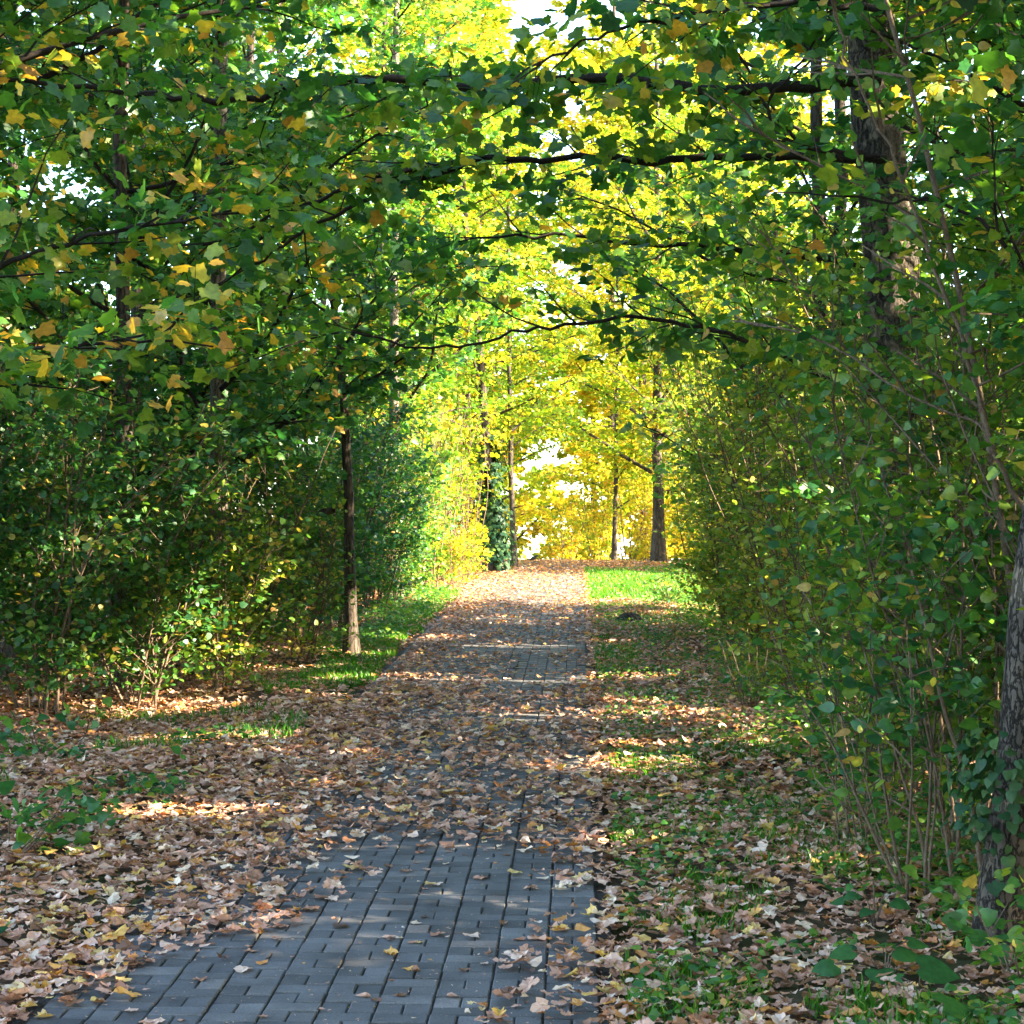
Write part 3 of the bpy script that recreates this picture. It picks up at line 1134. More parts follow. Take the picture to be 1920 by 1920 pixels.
x = rng.uniform(0.16, 1.7, 15000)
y = 4.8 + rng.uniform(0, 1, 15000) ** 1.4 * 18
m = (vnoise(x, y, 2.6, 11) > 0.42)
cover_leaves(x[m], y[m], 0.08, 0.032, tint=0.36)
x = rng.uniform(-4.3, -1.9, 5000)
y = rng.uniform(6.2, 12.3, 5000)
m = (vnoise(x, y, 1.8, 12) > 0.74)
cover_leaves(x[m], y[m], 0.09, 0.045)
x = rng.uniform(-2.5, -1.75, 2600)
y = rng.uniform(17, 26, 2600)
cover_leaves(x, y, 0.12, 0.05, lod=1, tint=0.35)
x = rng.uniform(0.95, 1.9, 9000)
y = 6.5 + rng.uniform(0, 1, 9000) ** 1.3 * 17
m = (vnoise(x, y, 2.0, 51) > 0.36) & (x > 1.0 + 0.25 * vnoise(x, y, 1.4, 52))
cover_leaves(x[m], y[m], 0.10 + 0.28 * vnoise(x[m], y[m], 1.7, 53), 0.038, tint=0.38)
co = cg.build('ground_cover', [M_SHRUB])
co['kind'] = 'stuff'

# ------------------------------------------------------------------ right-hand trees
LEFT, RIGHT = math.pi, 0.0
Wd = lambda pts, d: [W(a, b, d) for a, b in pts]

R2X, R2Y = 1.80, 10.3
big = make_tree('thick grey-barked maple on the right, sunlit patch on trunk, long dark limbs over path',
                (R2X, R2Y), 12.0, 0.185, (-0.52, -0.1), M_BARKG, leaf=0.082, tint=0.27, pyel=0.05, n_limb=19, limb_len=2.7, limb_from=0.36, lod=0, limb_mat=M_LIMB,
                az=LEFT, az_spread=1.9, dens=1.1,
                extra=[(Wd([(1650, 150), (1400, 168), (1100, 150), (930, 172), (860, 163), (700, 148), (560, 158), (455, 185), (250, 175), (0, 148), (-120, 150)], 9.2), 0.032),
                       (Wd([(1660, 300), (1430, 295), (1200, 300), (1000, 297), (900, 297), (790, 315), (700, 335), (600, 372), (470, 425), (380, 460)], 10), 0.026),
                       (Wd([(900, 297), (840, 322), (740, 350), (650, 392), (560, 440), (480, 490), (410, 535)], 9.95), 0.017),
                       (Wd([(1690, 500), (1500, 482), (1310, 462), (1160, 452), (1010, 440), (900, 446)], 11), 0.022),
                       (Wd([(1660, 20), (1500, 2), (1300, 25), (1200, 50), (1100, 78), (1010, 120)], 8.3), 0.017),
                       (Wd([(1650, 290), (1560, 285), (1480, 268), (1440, 238), (1442, 190), (1472, 150), (1520, 90), (1555, 10)], 8.6), 0.014),
                       ], name='maple_tree', sub_len=0.8)
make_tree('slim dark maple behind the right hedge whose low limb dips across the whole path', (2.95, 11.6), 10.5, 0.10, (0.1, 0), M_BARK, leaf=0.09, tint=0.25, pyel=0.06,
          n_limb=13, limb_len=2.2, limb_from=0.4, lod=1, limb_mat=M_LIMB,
          extra=[(Wd([(1760, 900), (1620, 760), (1500, 683), (1430, 650), (1300, 610), (1190, 597), (1100, 600), (1000, 618), (900, 641), (800, 652), (720, 640), (640, 625), (560, 640)], 10.6), 0.018)])


def gp(px, py):
    q = ground_px(px, py)
    return (float(q[0]), float(q[1]))


make_tree('leaning trunk with flaking grey bark at the right edge, foot in the undergrowth', gp(1872, 1765), 7.5, 0.072, (1.15, 0.3), M_BARKG,
          leaf=0.085, tint=0.28, pyel=0.06, n_limb=10, limb_len=1.9, limb_from=0.36, lod=0, dens=0.85, limb_mat=M_LIMB,
          extra=[(Wd([(2050, 640), (1920, 505), (1870, 450), (1820, 405), (1740, 372), (1650, 380)], 6.9), 0.013)])
make_tree('young maple whose leafy boughs partly veil the thick grey trunk', (2.35, 8.9), 8.5, 0.05, (-0.1, 0), M_BARK, leaf=0.072, tint=0.24, pyel=0.05,
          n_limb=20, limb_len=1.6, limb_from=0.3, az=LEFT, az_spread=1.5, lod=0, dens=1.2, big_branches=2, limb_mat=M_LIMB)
make_tree('broad dark-leaved maple behind the thick grey trunk, closing the sky at the top right', (4.3, 15.2), 12.0, 0.12, (-0.2, 0), M_BARK, leaf=0.10, tint=0.24, pyel=0.05,
          n_limb=30, limb_len=2.6, limb_from=0.3, lod=2, dens=1.2, big_branches=2, limb_mat=M_LIMB)
make_tree('thin pale curving sapling crossing the leaves in front of the thick grey trunk', gp(1985, 1690), 4.3, 0.02, (-0.8, 0.2), M_STEM, kind='oval', leaf=0.055, tint=0.28, pyel=0.1,
          n_limb=9, limb_len=1.0, limb_from=0.35, lod=0, name='sapling', dens=0.9, big_branches=0,
          extra=[(Wd([(1985, 1200), (1915, 960), (1862, 830), (1830, 720), (1770, 540), (1700, 360), (1650, 240), (1590, 110), (1560, 0)], 6.9), 0.013)], leafmat=M_SHRUB, sub_len=0.5)

rt = [((3.8, 13.8), 11.5, 0.10, 'dark slender maple in the right thicket just beyond the thick grey trunk', 0.30, 1),
      ((2.2, 16.6), 10.5, 0.09, 'maple with low leafy boughs in the middle of the right thicket', 0.34, 1),
      ((2.5, 18.6), 10.0, 0.10, 'maple with yellowing crown towards the far end of the right thicket', 0.40, 1),
      ((2.2, 19.9), 4.6, 0.07, 'last maple of the right thicket beside the sunlit lawn', 0.44, 1),
      ((3.6, 8.2), 11.5, 0.11, 'maple hidden deep in the leaves behind the leaning grey trunk', 0.24, 1),
      ((3.5, 20.8), 11.5, 0.11, 'tall maple closing the sky above the far end of the right thicket', 0.32, 1),
      ((5.4, 20.2), 11.5, 0.12, 'tall second-row maple beside the one closing the sky above the right thicket', 0.32, 2),
      ((4.6, 12.0), 12.0, 0.12, 'second-row maple seen in glimpses behind the right thicket', 0.3, 2),
      ((5.2, 15.6), 12.0, 0.12, 'tall second-row maple deep in the right wood', 0.33, 2),
      ((4.9, 18.6), 11.0, 0.12, 'second-row maple near the lawn on the right', 0.38, 2),
      ((3.3, 4.6), 8.0, 0.11, 'maple standing right of the photographer with boughs entering the top right corner', 0.25, 1)]
for (b, h, r, lab, tn, ld) in rt:
    make_tree(lab, b, h, r, (random.uniform(-.3, .3), random.uniform(-.2, .2)), M_BARK, leaf=0.08 if ld < 2 else 0.12, tint=tn, pyel=0.08, n_limb=17, limb_len=2.4, limb_from=0.14, lod=ld, big_branches=3,
              dens=0.9 if ld < 2 else 0.75, limb_mat=M_LIMB)

# out-of-frame maples added for shade, to the right and behind the photographer
for (b, lab) in (((6.8, 3.0), 'big maple added for shade to the right, level with the photographer'), ((7.2, 8.5), 'big maple added off to the right, its crown shading the path'),
                 ((7.6, 12.5), 'big maple added for shade on the right beyond the thicket'), ((7.0, 17.0), 'big maple added for shade on the right towards the lawn'),
                 ((5.6, 1.6), 'broad maple added for shade just right of the photographer'), ((9.5, 0.5), 'outer maple added for shade behind the photographer, far right'), ((9.8, 5.5), 'outer maple added for shade on the right'), ((4.6, -2.8), 'second maple added for shade behind the photographer on the right'), ((3.0, -1.5), 'maple added for shade behind the photographer on the right'), ((-3.2, 1.0), 'maple added for shade behind the photographer on the left'), ((-0.6, -5.0), 'maple added for shade, arching over the path behind the photographer')):
    make_tree(lab, b, 16.0, 0.17, (0, 0), M_BARK, leaf=0.2, tint=0.3, pyel=0.1, n_limb=32, limb_len=3.2, limb_from=0.06, lod=2, big_branches=2, dens=0.68)

for (x, y, lab) in ((4.4, 2.6, 'tall hazel thicket added for shade to the right of the photographer'), (5.2, 5.2, 'unseen hazel thicket added for shade behind the tree in the top right corner'), (4.9, 7.4, 'unseen hazel thicket added for shade behind the leaning grey trunk'),
                    (5.6, 10.2, 'unseen hazel thicket added for shade behind the thick grey trunk'), (4.2, 0.4, 'unseen hazel thicket added for shade behind the photographer'), (5.9, 13.4, 'unseen hazel thicket added for shade behind the right hedge'),
                    (3.9, 14.6, 'unseen hazel bush added for shade in the second row of the right hedge'), (4.0, 11.0, 'unseen hazel bush added for shade behind the thick grey trunk'), (4.3, 17.4, 'unseen hazel bush added for shade deep behind the right hedge'),
                    (4.7, 31.3, 'unseen hazel bush added for shade beyond the lawn, near end'), (4.9, 33.3, 'unseen hazel bush added for shade beyond the lawn, middle'), (5.1, 35.4, 'unseen hazel bush added for shade beyond the lawn, far end')):
    make_shrub(lab, (x, y), 4.6 if y < 30 else 3.3, 1.3, 13, 'oval', 0.13, tint=0.3, pyel=0.08, lod=2, name='shade_hazel', cat='shrub', stem_r=0.016, dens=0.6, sub_len=0.8)  # hazels added out of view to block the low sun

# ------------------------------------------------------------------ left-hand trees
lt = [((-3.36, 13.7), 9.0, 0.075, (0.02, 0), 'dark straight maple trunk left of the path, second from the left edge', 0.24, 0.10, 1, M_BARK),
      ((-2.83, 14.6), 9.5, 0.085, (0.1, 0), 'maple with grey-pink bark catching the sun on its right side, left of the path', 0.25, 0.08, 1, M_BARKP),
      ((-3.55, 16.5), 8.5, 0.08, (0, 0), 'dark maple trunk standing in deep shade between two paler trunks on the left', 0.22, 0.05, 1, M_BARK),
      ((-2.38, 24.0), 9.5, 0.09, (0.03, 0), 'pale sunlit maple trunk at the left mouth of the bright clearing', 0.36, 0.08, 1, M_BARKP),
      ((-5.2, 9.6), 9.0, 0.11, (0.2, 0), 'maple at the left edge with yellow and green leaves hanging into view', 0.28, 0.16, 1, M_BARK),
      ((-5.6, 14.2), 9.5, 0.12, (0, 0), 'second-row maple deep in the left wood behind the dark straight trunk', 0.27, 0.08, 2, M_BARK),
      ((-4.7, 19.6), 9.5, 0.12, (0.2, 0), 'second-row maple in the left wood behind the leaning pole', 0.27, 0.06, 2, M_BARK),
      ((-3.9, 22.0), 9.0, 0.10, (0, 0), 'maple in the left wood just before the bright clearing', 0.32, 0.06, 2, M_BARK),
      ((-7.6, 11.5), 10, 0.14, (0, 0), 'maple far back in the left wood near the edge', 0.3, 0.08, 2, M_BARK),
      ((-7.8, 18.5), 10, 0.14, (0, 0), 'maple far back in the left wood', 0.3, 0.08, 2, M_BARK),
      ((-7.4, 24.0), 10, 0.14, (0, 0), 'maple at the back of the left wood behind the pale sunlit trunk', 0.33, 0.08, 2, M_BARK)]
for (b, h, r, off, lab, tn, py_, ld, bk) in lt:
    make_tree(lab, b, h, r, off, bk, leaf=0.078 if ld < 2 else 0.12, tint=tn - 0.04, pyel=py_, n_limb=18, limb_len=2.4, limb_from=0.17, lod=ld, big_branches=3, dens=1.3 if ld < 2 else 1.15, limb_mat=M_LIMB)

make_tree('maple hidden in the leaves at the left edge, its boughs filling the upper left canopy', (-4.4, 10.4), 9.5, 0.11, (0.3, 0), M_BARK, leaf=0.074, tint=0.22, pyel=0.09,
          n_limb=20, limb_len=2.7, limb_from=0.25, az=0.2, az_spread=1.6, dens=1.3, lod=0, big_branches=4, limb_mat=M_LIMB)
# maple whose yellow-dotted boughs hang in the upper left
make_tree('maple whose boughs with large green and yellow leaves hang over the upper left', (-3.9, 8.0), 8.0, 0.11, (0.2, 0.2), M_BARK, leaf=0.074, tint=0.30, pyel=0.17,
          n_limb=23, limb_len=2.3, limb_from=0.3, az=0.5, az_spread=1.3, dens=1.3, lod=0, big_branches=4, limb_mat=M_LIMB,
          extra=[(Wd([(-250, 600), (0, 500), (130, 455), (280, 420), (420, 400)], 7.6), 0.016),
                 (Wd([(-250, 760), (-60, 690), (100, 650), (260, 640), (400, 650)], 7.2), 0.012)])

pole = make_tree('leaning dark pole-like maple trunk with a knot, its foot sunlit, on the left grass edge', (-2.0, 16.4), 4.6, 0.062, (-0.34, 0), M_BARK, leaf=0.085, tint=0.3, pyel=0.08,
                 n_limb=11, limb_len=1.4, limb_from=0.52, lod=1, big_branches=2)
kg = Geo()
kp = W(603, 962, 16.4)
tp_ = W(628, 955, 16.4)
v, f = tube([tp_, (kp + tp_) / 2, kp, kp + [-0.015, -0.02, 0]], [0.03, 0.032, 0.035, 0.018], 8, 0.08)
kg.add(v, f, 0, 0, True)
kg.build('knot', [M_BARK], pole, pole.location)

# ------------------------------------------------------------------ trees of the bright clearing
ivt = make_tree('ivy-clad trunk standing at the left end of the sunlit band across the path', (-1.36, 31.0), 8.5, 0.10, (-0.9, 0.3), M_BARK, leaf=0.085, leafmat=M_GOLD, tint=0.25, pyel=0.1,
                n_limb=19, limb_len=2.4, limb_from=0.13, lod=1, big_branches=1)
iv = Geo()
n = 4200
a = rng.uniform(0, 6.28, n)
hh = rng.uniform(0, 1, n) ** 0.8 * 2.3
rr = (0.11 + 0.17 * rng.uniform(0, 1, n) ** 2) * np.interp(hh, [0, 0.5, 2.0, 2.7], [1.2, 1.1, 0.9, 0.5]) * (0.6 + 0.9 * vnoise(a * 0.8, hh * 2.2, 1, 31))
kp_ = vnoise(a * 1.3, hh * 2.5, 1, 33) > 0.36
a, hh, rr = a[kp_], hh[kp_], rr[kp_]
n = len(a)
pp = np.stack([-1.36 - 0.07 * hh + np.cos(a) * rr, 31.0 + np.sin(a) * rr, G(-1.36, 31.0) + hh], 1)
place_leaves(iv, 'maple', 1, pp, np.stack([np.cos(a) * 0.4, np.sin(a) * 0.4, -1 + 0 * a], 1) + rng.normal(size=(n, 3)) * 0.3, np.stack([np.cos(a), np.sin(a), 0.5 + 0 * a], 1) + rng.normal(size=(n, 3)) * 0.3,
             0.075 * rng.uniform(0.6, 1.2, n), rng.uniform(0, 1, n))
ivo = iv.build('ivy', [M_IVY], None, (-1.36, 31.0, float(G(-1.36, 31.0))))
tag(ivo, 'dark ivy wrapped round the trunk at the end of the sunlit band', 'ivy')

ct = [((-1.15, 33.2), 7.0, 0.06, 'thin dark trunk just right of the ivy-clad trunk', 0.35, M_GOLD, 1.8),
      ((-2.95, 27.2), 8.5, 0.10, 'sunlit lime-green maple at the left start of the clearing', 0.18, M_GOLD, 2.3),
      ((-3.0, 29.6), 9.0, 0.11, 'sunlit yellow-green maple left of the ivy-clad trunk', 0.25, M_GOLD, 2.6),
      ((-2.7, 34.5), 9.5, 0.11, 'golden maple behind the ivy-clad trunk arching over the path', 0.40, M_GOLD, 3.0),
      ((-5.0, 31.5), 10, 0.13, 'tall yellow-green maple behind the left sunlit hedge', 0.3, M_GOLD, 2.8),
      ((-5.2, 26.5), 9.5, 0.13, 'tall green maple behind the left start of the clearing', 0.15, M_GOLD, 2.6),
      ((1.56, 36.5), 9.0, 0.13, 'dark trunk with golden crown at the right far end of the lawn', 0.45, M_GOLD, 3.0),
      ((0.75, 39.5), 8.0, 0.06, 'slender dark tree right of the far end of the path', 0.42, M_GOLD, 2.4),
      ((5.8, 30.8), 8.5, 0.13, 'maple added for shade beyond the lawn, hidden behind the right hedge', 0.3, M_GOLD, 2.2),  # hidden tree added to keep the far ground in shade
      ((3.9, 38.5), 9.0, 0.13, 'golden maple beyond the lawn on the right', 0.5, M_GOLD, 2.8),
      ((-3.4, 43.0), 10, 0.13, 'orange-gold tree beyond the path end, behind the left sunlit hedge', 0.62, M_GOLD, 3.0),
      ((1.6, 46.0), 11, 0.14, 'tall golden tree beyond the crest to the right of the path end', 0.5, M_GOLD, 3.2),
      ((-4.2, 46.0), 11, 0.14, 'golden tree beyond the crest on the left', 0.45, M_GOLD, 3.2),
      ((4.8, 49.0), 11, 0.15, 'golden tree beyond the crest on the right', 0.55, M_GOLD, 3.2),
      ((2.9, 33.8), 8.0, 0.11, 'golden maple leaning over the lawn from the right', 0.42, M_GOLD, 3.0),
      ((-2.2, 37.5), 9.0, 0.10, 'lime-gold maple on the left beyond the ivy-clad trunk', 0.36, M_GOLD, 3.0),
      ((2.6, 41.5), 9.0, 0.10, 'amber maple behind the dark trunk beyond the lawn', 0.5, M_GOLD, 2.8),
      ((-2.6, 50.0), 12, 0.14, 'distant golden tree left of the gap of sky', 0.45, M_GOLD, 3.2),
      ((0.9, 51.5), 12, 0.14, 'distant golden tree right of the gap of sky', 0.5, M_GOLD, 3.2),
      ((3.6, 53.0), 12, 0.14, 'distant amber tree behind the lawn trees', 0.55, M_GOLD, 3.2),
      ((-7.0, 51.0), 12, 0.14, 'distant yellow-green tree behind the left sunlit hedge', 0.35, M_GOLD, 3.2),
      ((-3.4, 64.0), 13, 0.16, 'farthest pale yellow tree on the left', 0.45, M_GOLD, 3.6),
      ((0.6, 66.0), 13, 0.16, 'farthest pale yellow tree in the middle', 0.5, M_GOLD, 3.6),
      ((4.6, 65.0), 13, 0.16, 'farthest amber tree on the right', 0.55, M_GOLD, 3.6),
      ((-3.2, 55.0), 13, 0.16, 'tall distant yellow tree behind the left sunlit hedge', 0.5, M_GOLD, 3.4),
      ((2.6, 58.0), 13, 0.16, 'tall distant amber tree right of the path end', 0.6, M_GOLD, 3.4),
      ((-5.0, 58.0), 13, 0.16, 'tall distant yellow-green tree left of the path end', 0.4, M_GOLD, 3.4),
      ((7.5, 58.0), 13, 0.16, 'tall distant amber tree far right beyond the lawn', 0.55, M_GOLD, 3.4)]
for (b, h, r, lab, tn, lm, ll) in ct:
    far = b[1] > 42
    if b[1] < 38:
        tn -= 0.13
    h = h * 1.12 if b[1] < 42 else h * 1.5
    make_tree(lab, b, h, r, (random.uniform(-.2, .2), 0), M_BARK, leaf=0.078 if b[1] < 35 else (0.10 if not far else (0.14 if b[1] < 50 else 0.19)), leafmat=lm, tint=tn - 0.08, pyel=0.07, n_limb=22 if far else 19, limb_len=ll,
              limb_from=0.03 if far else 0.14, lod=2 if b[1] > 30 else 1, big_branches=2, dens=1.25 if far else 1.4)

# ------------------------------------------------------------------ shrubs
left_shrubs = [
    (-4.2, 11.9, 2.6, 'dark leafy shrub at the far left edge above the leaf-covered bank', 0.22, 0.05),
    (-3.55, 12.3, 2.5, 'green shrub with bare brown stems at the left edge of the litter', 0.3, 0.07),
    (-3.05, 12.9, 2.3, 'shrub with a cluster of upright reddish stems at the foot of the dark straight trunk', 0.3, 0.06),
    (-2.6, 13.5, 1.5, 'small yellow-green shrub catching light at the corner of the left hedge', 0.52, 0.14),
    (-3.9, 13.9, 2.9, 'dense dark shrub behind the left hedge front', 0.2, 0.04),
    (-2.75, 15.0, 2.2, 'twiggy brownish shrub beside the grey-pink trunk', 0.42, 0.12),
    (-3.4, 15.4, 2.8, 'dark green shrub filling the gap behind the grey-pink trunk', 0.22, 0.04),
    (-2.35, 15.9, 1.2, 'low pale-stemmed shrub left of the leaning pole foot', 0.48, 0.16),
    (-2.6, 17.6, 2.6, 'green shrub behind the leaning pole', 0.32, 0.06),
    (-3.4, 18.0, 3.0, 'tall dark shrub in the shade of the left wood', 0.2, 0.03),
    (-2.5, 19.5, 2.6, 'dense bluish-green shrub to the right of the leaning pole', 0.18, 0.03),
    (-3.2, 20.6, 3.0, 'tall shrub behind the bluish-green one on the left', 0.26, 0.04),
    (-2.4, 21.4, 2.4, 'dark blue-green shrub above the grass strip', 0.12, 0.02),
    (-2.35, 23.1, 2.3, 'green shrub with bare twigs near the start of the clearing', 0.38, 0.06),
    (-2.3, 24.7, 1.9, 'yellow-green shrub right before the sunlit hedge', 0.48, 0.06),
    (-3.2, 24.0, 3.0, 'tall green shrub under the pale sunlit trunk', 0.36, 0.05),
    (-5.0, 12.8, 3.0, 'shrub in the second row at the left edge', 0.25, 0.05),
    (-4.7, 15.6, 3.0, 'shrub in the second row behind the dark trunk', 0.22, 0.05),
    (-4.5, 18.6, 3.2, 'shrub in the second row behind the leaning pole', 0.25, 0.05),
    (-6.2, 14.5, 3.6, 'tall shrub in the third row at the left edge', 0.25, 0.05),
    (-6.0, 17.2, 3.6, 'tall shrub deep in the left wood behind the dark straight trunk', 0.25, 0.05),
    (-5.8, 20.2, 3.6, 'tall shrub deep in the left wood behind the leaning pole', 0.25, 0.05),
    (-4.6, 22.6, 3.4, 'tall shrub deep in the left wood near the clearing', 0.3, 0.05),
    (-6.6, 24.0, 3.6, 'tall shrub at the very back of the left wood', 0.3, 0.05),
    (-7.8, 20.8, 3.8, 'tall shrub at the back of the left wood between far maples', 0.3, 0.05),
    (-8.0, 15.6, 3.8, 'tall shrub far back near the left edge', 0.3, 0.05)]
for (x, y, h, lab, tn, py_) in left_shrubs:
    make_shrub(lab, (x, y), h, 1.2 if h > 3.3 else (0.75 if h > 1.7 else 0.5), 10 if h > 1.7 else 7, 'oval', 0.11 if h > 3.3 else (0.055 if h > 1.7 else 0.05), tint=tn - 0.09, pyel=py_, dens=0.95 if h > 3.3 else 1.4, bare=0.08, lod=2 if h > 3.3 else None)  # tints lowered so the leaf colour carries some of the hedge's shade
lit_shrubs = [
    (-2.15, 26.3, 3.0, 'brightly sunlit lime shrub at the left edge of the clearing', 0.08),
    (-1.98, 27.8, 3.2, 'glowing yellow-green shrub lit by the sun beside the bright band', 0.14),
    (-1.85, 29.4, 2.4, 'sunlit yellow shrub left of the ivy-clad trunk', 0.22),
    (-2.9, 28.6, 3.6, 'tall sunlit shrub behind the glowing one', 0.1),
    (-2.2, 32.3, 2.6, 'golden shrub behind the ivy-clad trunk', 0.5)]
for (x, y, h, lab, tn) in lit_shrubs:
    make_shrub(lab, (x, y), h, 0.7, 12, 'oval', 0.065, M_GOLD, tint=tn, pyel=0.08, dens=1.0, bare=0.02, lod=1)
far_shrubs = [
    (1.0, 37.4, 1.6, 'amber undergrowth shrub at the right far end of the path', 0.55), (1.5, 38.2, 2.0, 'yellow shrub beside the dark trunk beyond the lawn', 0.5),
    (2.4, 37.6, 1.8, 'golden shrub at the far edge of the lawn', 0.45), (-0.3, 41.5, 1.8, 'pale yellow shrub straight beyond the path end', 0.5),
    (0.4, 40.5, 2.2, 'yellow shrub in front of the gap of sky', 0.4), (3.4, 36.5, 2.2, 'amber shrub right of the lawn', 0.5)]
for (x, y, h, lab, tn) in far_shrubs:
    make_shrub(lab, (x, y), h, 0.7, 10, 'oval', 0.075, M_GOLD, tint=tn, pyel=0.1, dens=0.8, bare=0.05, lod=2)

right_shrubs = [
    (1.75, 8.1, 2.9, 'broad-leaved green shrub behind the stems beside the leaning grey trunk', 0.26, 0.06, 0.065),
    (1.55, 9.5, 2.6, 'green shrub below the thick grey trunk', 0.3, 0.07, 0.06),
    (2.3, 9.2, 3.4, 'tall dark shrub right of the thick grey trunk', 0.22, 0.05, 0.06),
    (1.55, 11.2, 2.4, 'shrub with dry brown twigs in the middle of the right hedge', 0.36, 0.10, 0.055),
    (1.95, 12.3, 3.3, 'tall green shrub in the right hedge', 0.3, 0.06, 0.06),
    (1.45, 13.4, 2.4, 'loose shrub with tangled dead stems on the right', 0.42, 0.12, 0.05),
    (1.75, 14.8, 3.4, 'tall grey-green shrub beyond the tangled stems', 0.34, 0.07, 0.06),
    (1.45, 16.2, 2.8, 'yellow-tinged shrub beside the verge', 0.46, 0.10, 0.06),
    (1.75, 17.6, 3.6, 'tall yellow-green shrub in the far half of the right hedge', 0.42, 0.08, 0.065),
    (1.4, 19.0, 2.6, 'shrub with brown lower stems near the dark soil mound', 0.44, 0.10, 0.06),
    (1.65, 20.6, 3.4, 'tall leafy shrub near the lawn', 0.4, 0.08, 0.065),
    (1.45, 22.0, 3.0, 'last shrub of the right hedge before the lawn', 0.45, 0.08, 0.065),
    (2.6, 7.2, 3.6, 'tall shrub at the right edge behind the leaning grey trunk', 0.24, 0.05, 0.065),
    (2.8, 15.8, 3.6, 'shrub in the second row of the right hedge', 0.3, 0.05, 0.06),
    (2.7, 19.0, 3.6, 'shrub in the second row near the lawn', 0.36, 0.05, 0.06)]
for (x, y, h, lab, tn, py_, lf) in right_shrubs:
    make_shrub(lab, (x + 0.13, y), h, 0.72, 11, 'oval', lf * 0.85, tint=tn + 0.14, pyel=py_, dens=1.1, bare=0.06)

P1 = ground_px(1705, 1695)
D1 = float(P1[1])
make_shrub('sparse shrub with fanning bare brown stems in front of the leaning grey trunk', (P1[0], P1[1]), 1.5, 0.4, 4, 'oval', 0.052, tint=0.2, pyel=0.06, lod=0, bare=0.35, dens=0.75, stem_r=0.006,
           stems=[(Wd([(1705, 1695), (1655, 1600), (1600, 1480), (1560, 1395), (1500, 1300)], D1), 0.008),
                  (Wd([(1700, 1690), (1680, 1600), (1662, 1500), (1650, 1420), (1640, 1280)], D1 + .1), 0.008),
                  (Wd([(1745, 1690), (1725, 1560), (1690, 1450), (1668, 1370), (1620, 1220)], D1 + .1), 0.008),
                  (Wd([(1850, 1690), (1830, 1560), (1808, 1445), (1770, 1330), (1742, 1200), (1708, 1060)], D1 - .15), 0.013),
                  (Wd([(1790, 1690), (1765, 1500), (1745, 1400), (1720, 1290), (1690, 1200)], D1), 0.009),
                  (Wd([(1960, 1330), (1885, 1205), (1830, 1160), (1780, 1105), (1715, 1048)], D1 + .2), 0.006),
                  (Wd([(1730, 1700), (1640, 1560), (1560, 1490), (1500, 1460)], D1 + .3), 0.005)])
P2 = ground_px(1590, 1600)
make_shrub('thin-stemmed weedy shrub at the edge of the right verge', (P2[0] + .1, P2[1] + .2), 1.4, 0.5, 12, 'oval', 0.045, tint=0.36, pyel=0.1, lod=0, bare=0.3, dens=0.7, stem_r=0.005)
make_shrub('tall leafy shrub between the verge and the thick grey trunk', (1.5, 7.4), 2.3, 0.55, 10, 'heart', 0.048, tint=0.38, pyel=0.06, lod=0, bare=0.3, dens=0.9, stem_r=0.009)
make_shrub('bushy green shrub right of the leaning grey trunk', (1.85, 6.7), 2.2, 0.5, 10, 'heart', 0.048, tint=0.36, pyel=0.05, lod=0, bare=0.1, dens=0.9, stem_r=0.009)

# ------------------------------------------------------------------ low plants
def low_plant(label, px, py, h, spread, n, leaf, tint, kind='heart', lod=0, per=4, name='broadleaf_plant', cat='plant'):
    q = ground_px(px, py)
    return make_shrub(label, (q[0], q[1]), h, spread, n, kind, leaf, M_SHRUB, tint, 0.02, lod, name, cat, None, 0.004, 0.25, 0.8, sub_len=leaf * 2.4, per_twig=per, droop=0.05)


def big_leaf_plant(label, px, py, leaves, leaf):
    q = ground_px(px, py)
    b = np.array([q[0], q[1], float(G(q[0], q[1]))])
    root = thing('broadleaf_plant', label, 'plant', b)
    for (dx, dy, dz, s) in leaves:
        tip = b + np.array([dx, dy, dz])
        g = Geo()
        v, f = tube([b, b + np.array([dx * .4, dy * .4, dz * .8]), tip], [0.003, 0.0025, 0.002], 5)
        g.add(v, f, 0, 0, True)
        g.build('stem', [M_STEM], root, b)
        g = Geo()
        a = math.atan2(dy, dx) + random.uniform(-.5, .5)
        place_leaves(g, 'heart', 0, tip[None], np.array([[math.cos(a), math.sin(a), -0.25]]), norm(np.array([[random.uniform(-.2, .2), -0.45, 1.0]])), np.array([leaf * s]), np.array([random.uniform(0.08, 0.26)]))
        g.build('leaf', [M_SHRUB], root, b)
    return root


big_leaf_plant('dark green plant with several broad round leaves on the litter at lower right', 1660, 1830,
               [(-0.10, 0.02, 0.09, 1.0), (-0.16, -0.03, 0.06, 1.1), (0.03, 0.0, 0.10, 1.2), (0.08, 0.05, 0.12, 0.9), (-0.03, -0.06, 0.05, 1.15), (0.12, -0.02, 0.06, 0.9), (0.02, 0.1, 0.1, 0.9)], 0.085)
big_leaf_plant('single large heart-shaped green leaf plant nearest the lower right corner', 1755, 1930, [(0.02, 0.0, 0.08, 1.2), (0.08, 0.05, 0.05, 0.8)], 0.105)
big_leaf_plant('plant with one broad dark leaf between the round-leaved plant and the corner leaf', 1725, 1860, [(0.0, 0.0, 0.09, 1.3), (-0.05, 0.04, 0.05, 0.7)], 0.10)
big_leaf_plant('pale teal-leaved young plant below the fanning bare stems', 1640, 1740, [(-0.06, 0.0, 0.12, 0.8), (0.0, 0.03, 0.16, 0.8), (0.06, -0.02, 0.10, 0.9), (-0.02, -0.04, 0.07, 0.9), (0.08, 0.03, 0.14, 0.8), (-0.1, 0.05, 0.09, 0.8)], 0.075)
low_plant('green leafy weed clump at the foot of the leaning grey trunk', 1915, 1840, 0.25, 0.22, 6, 0.05, 0.2)
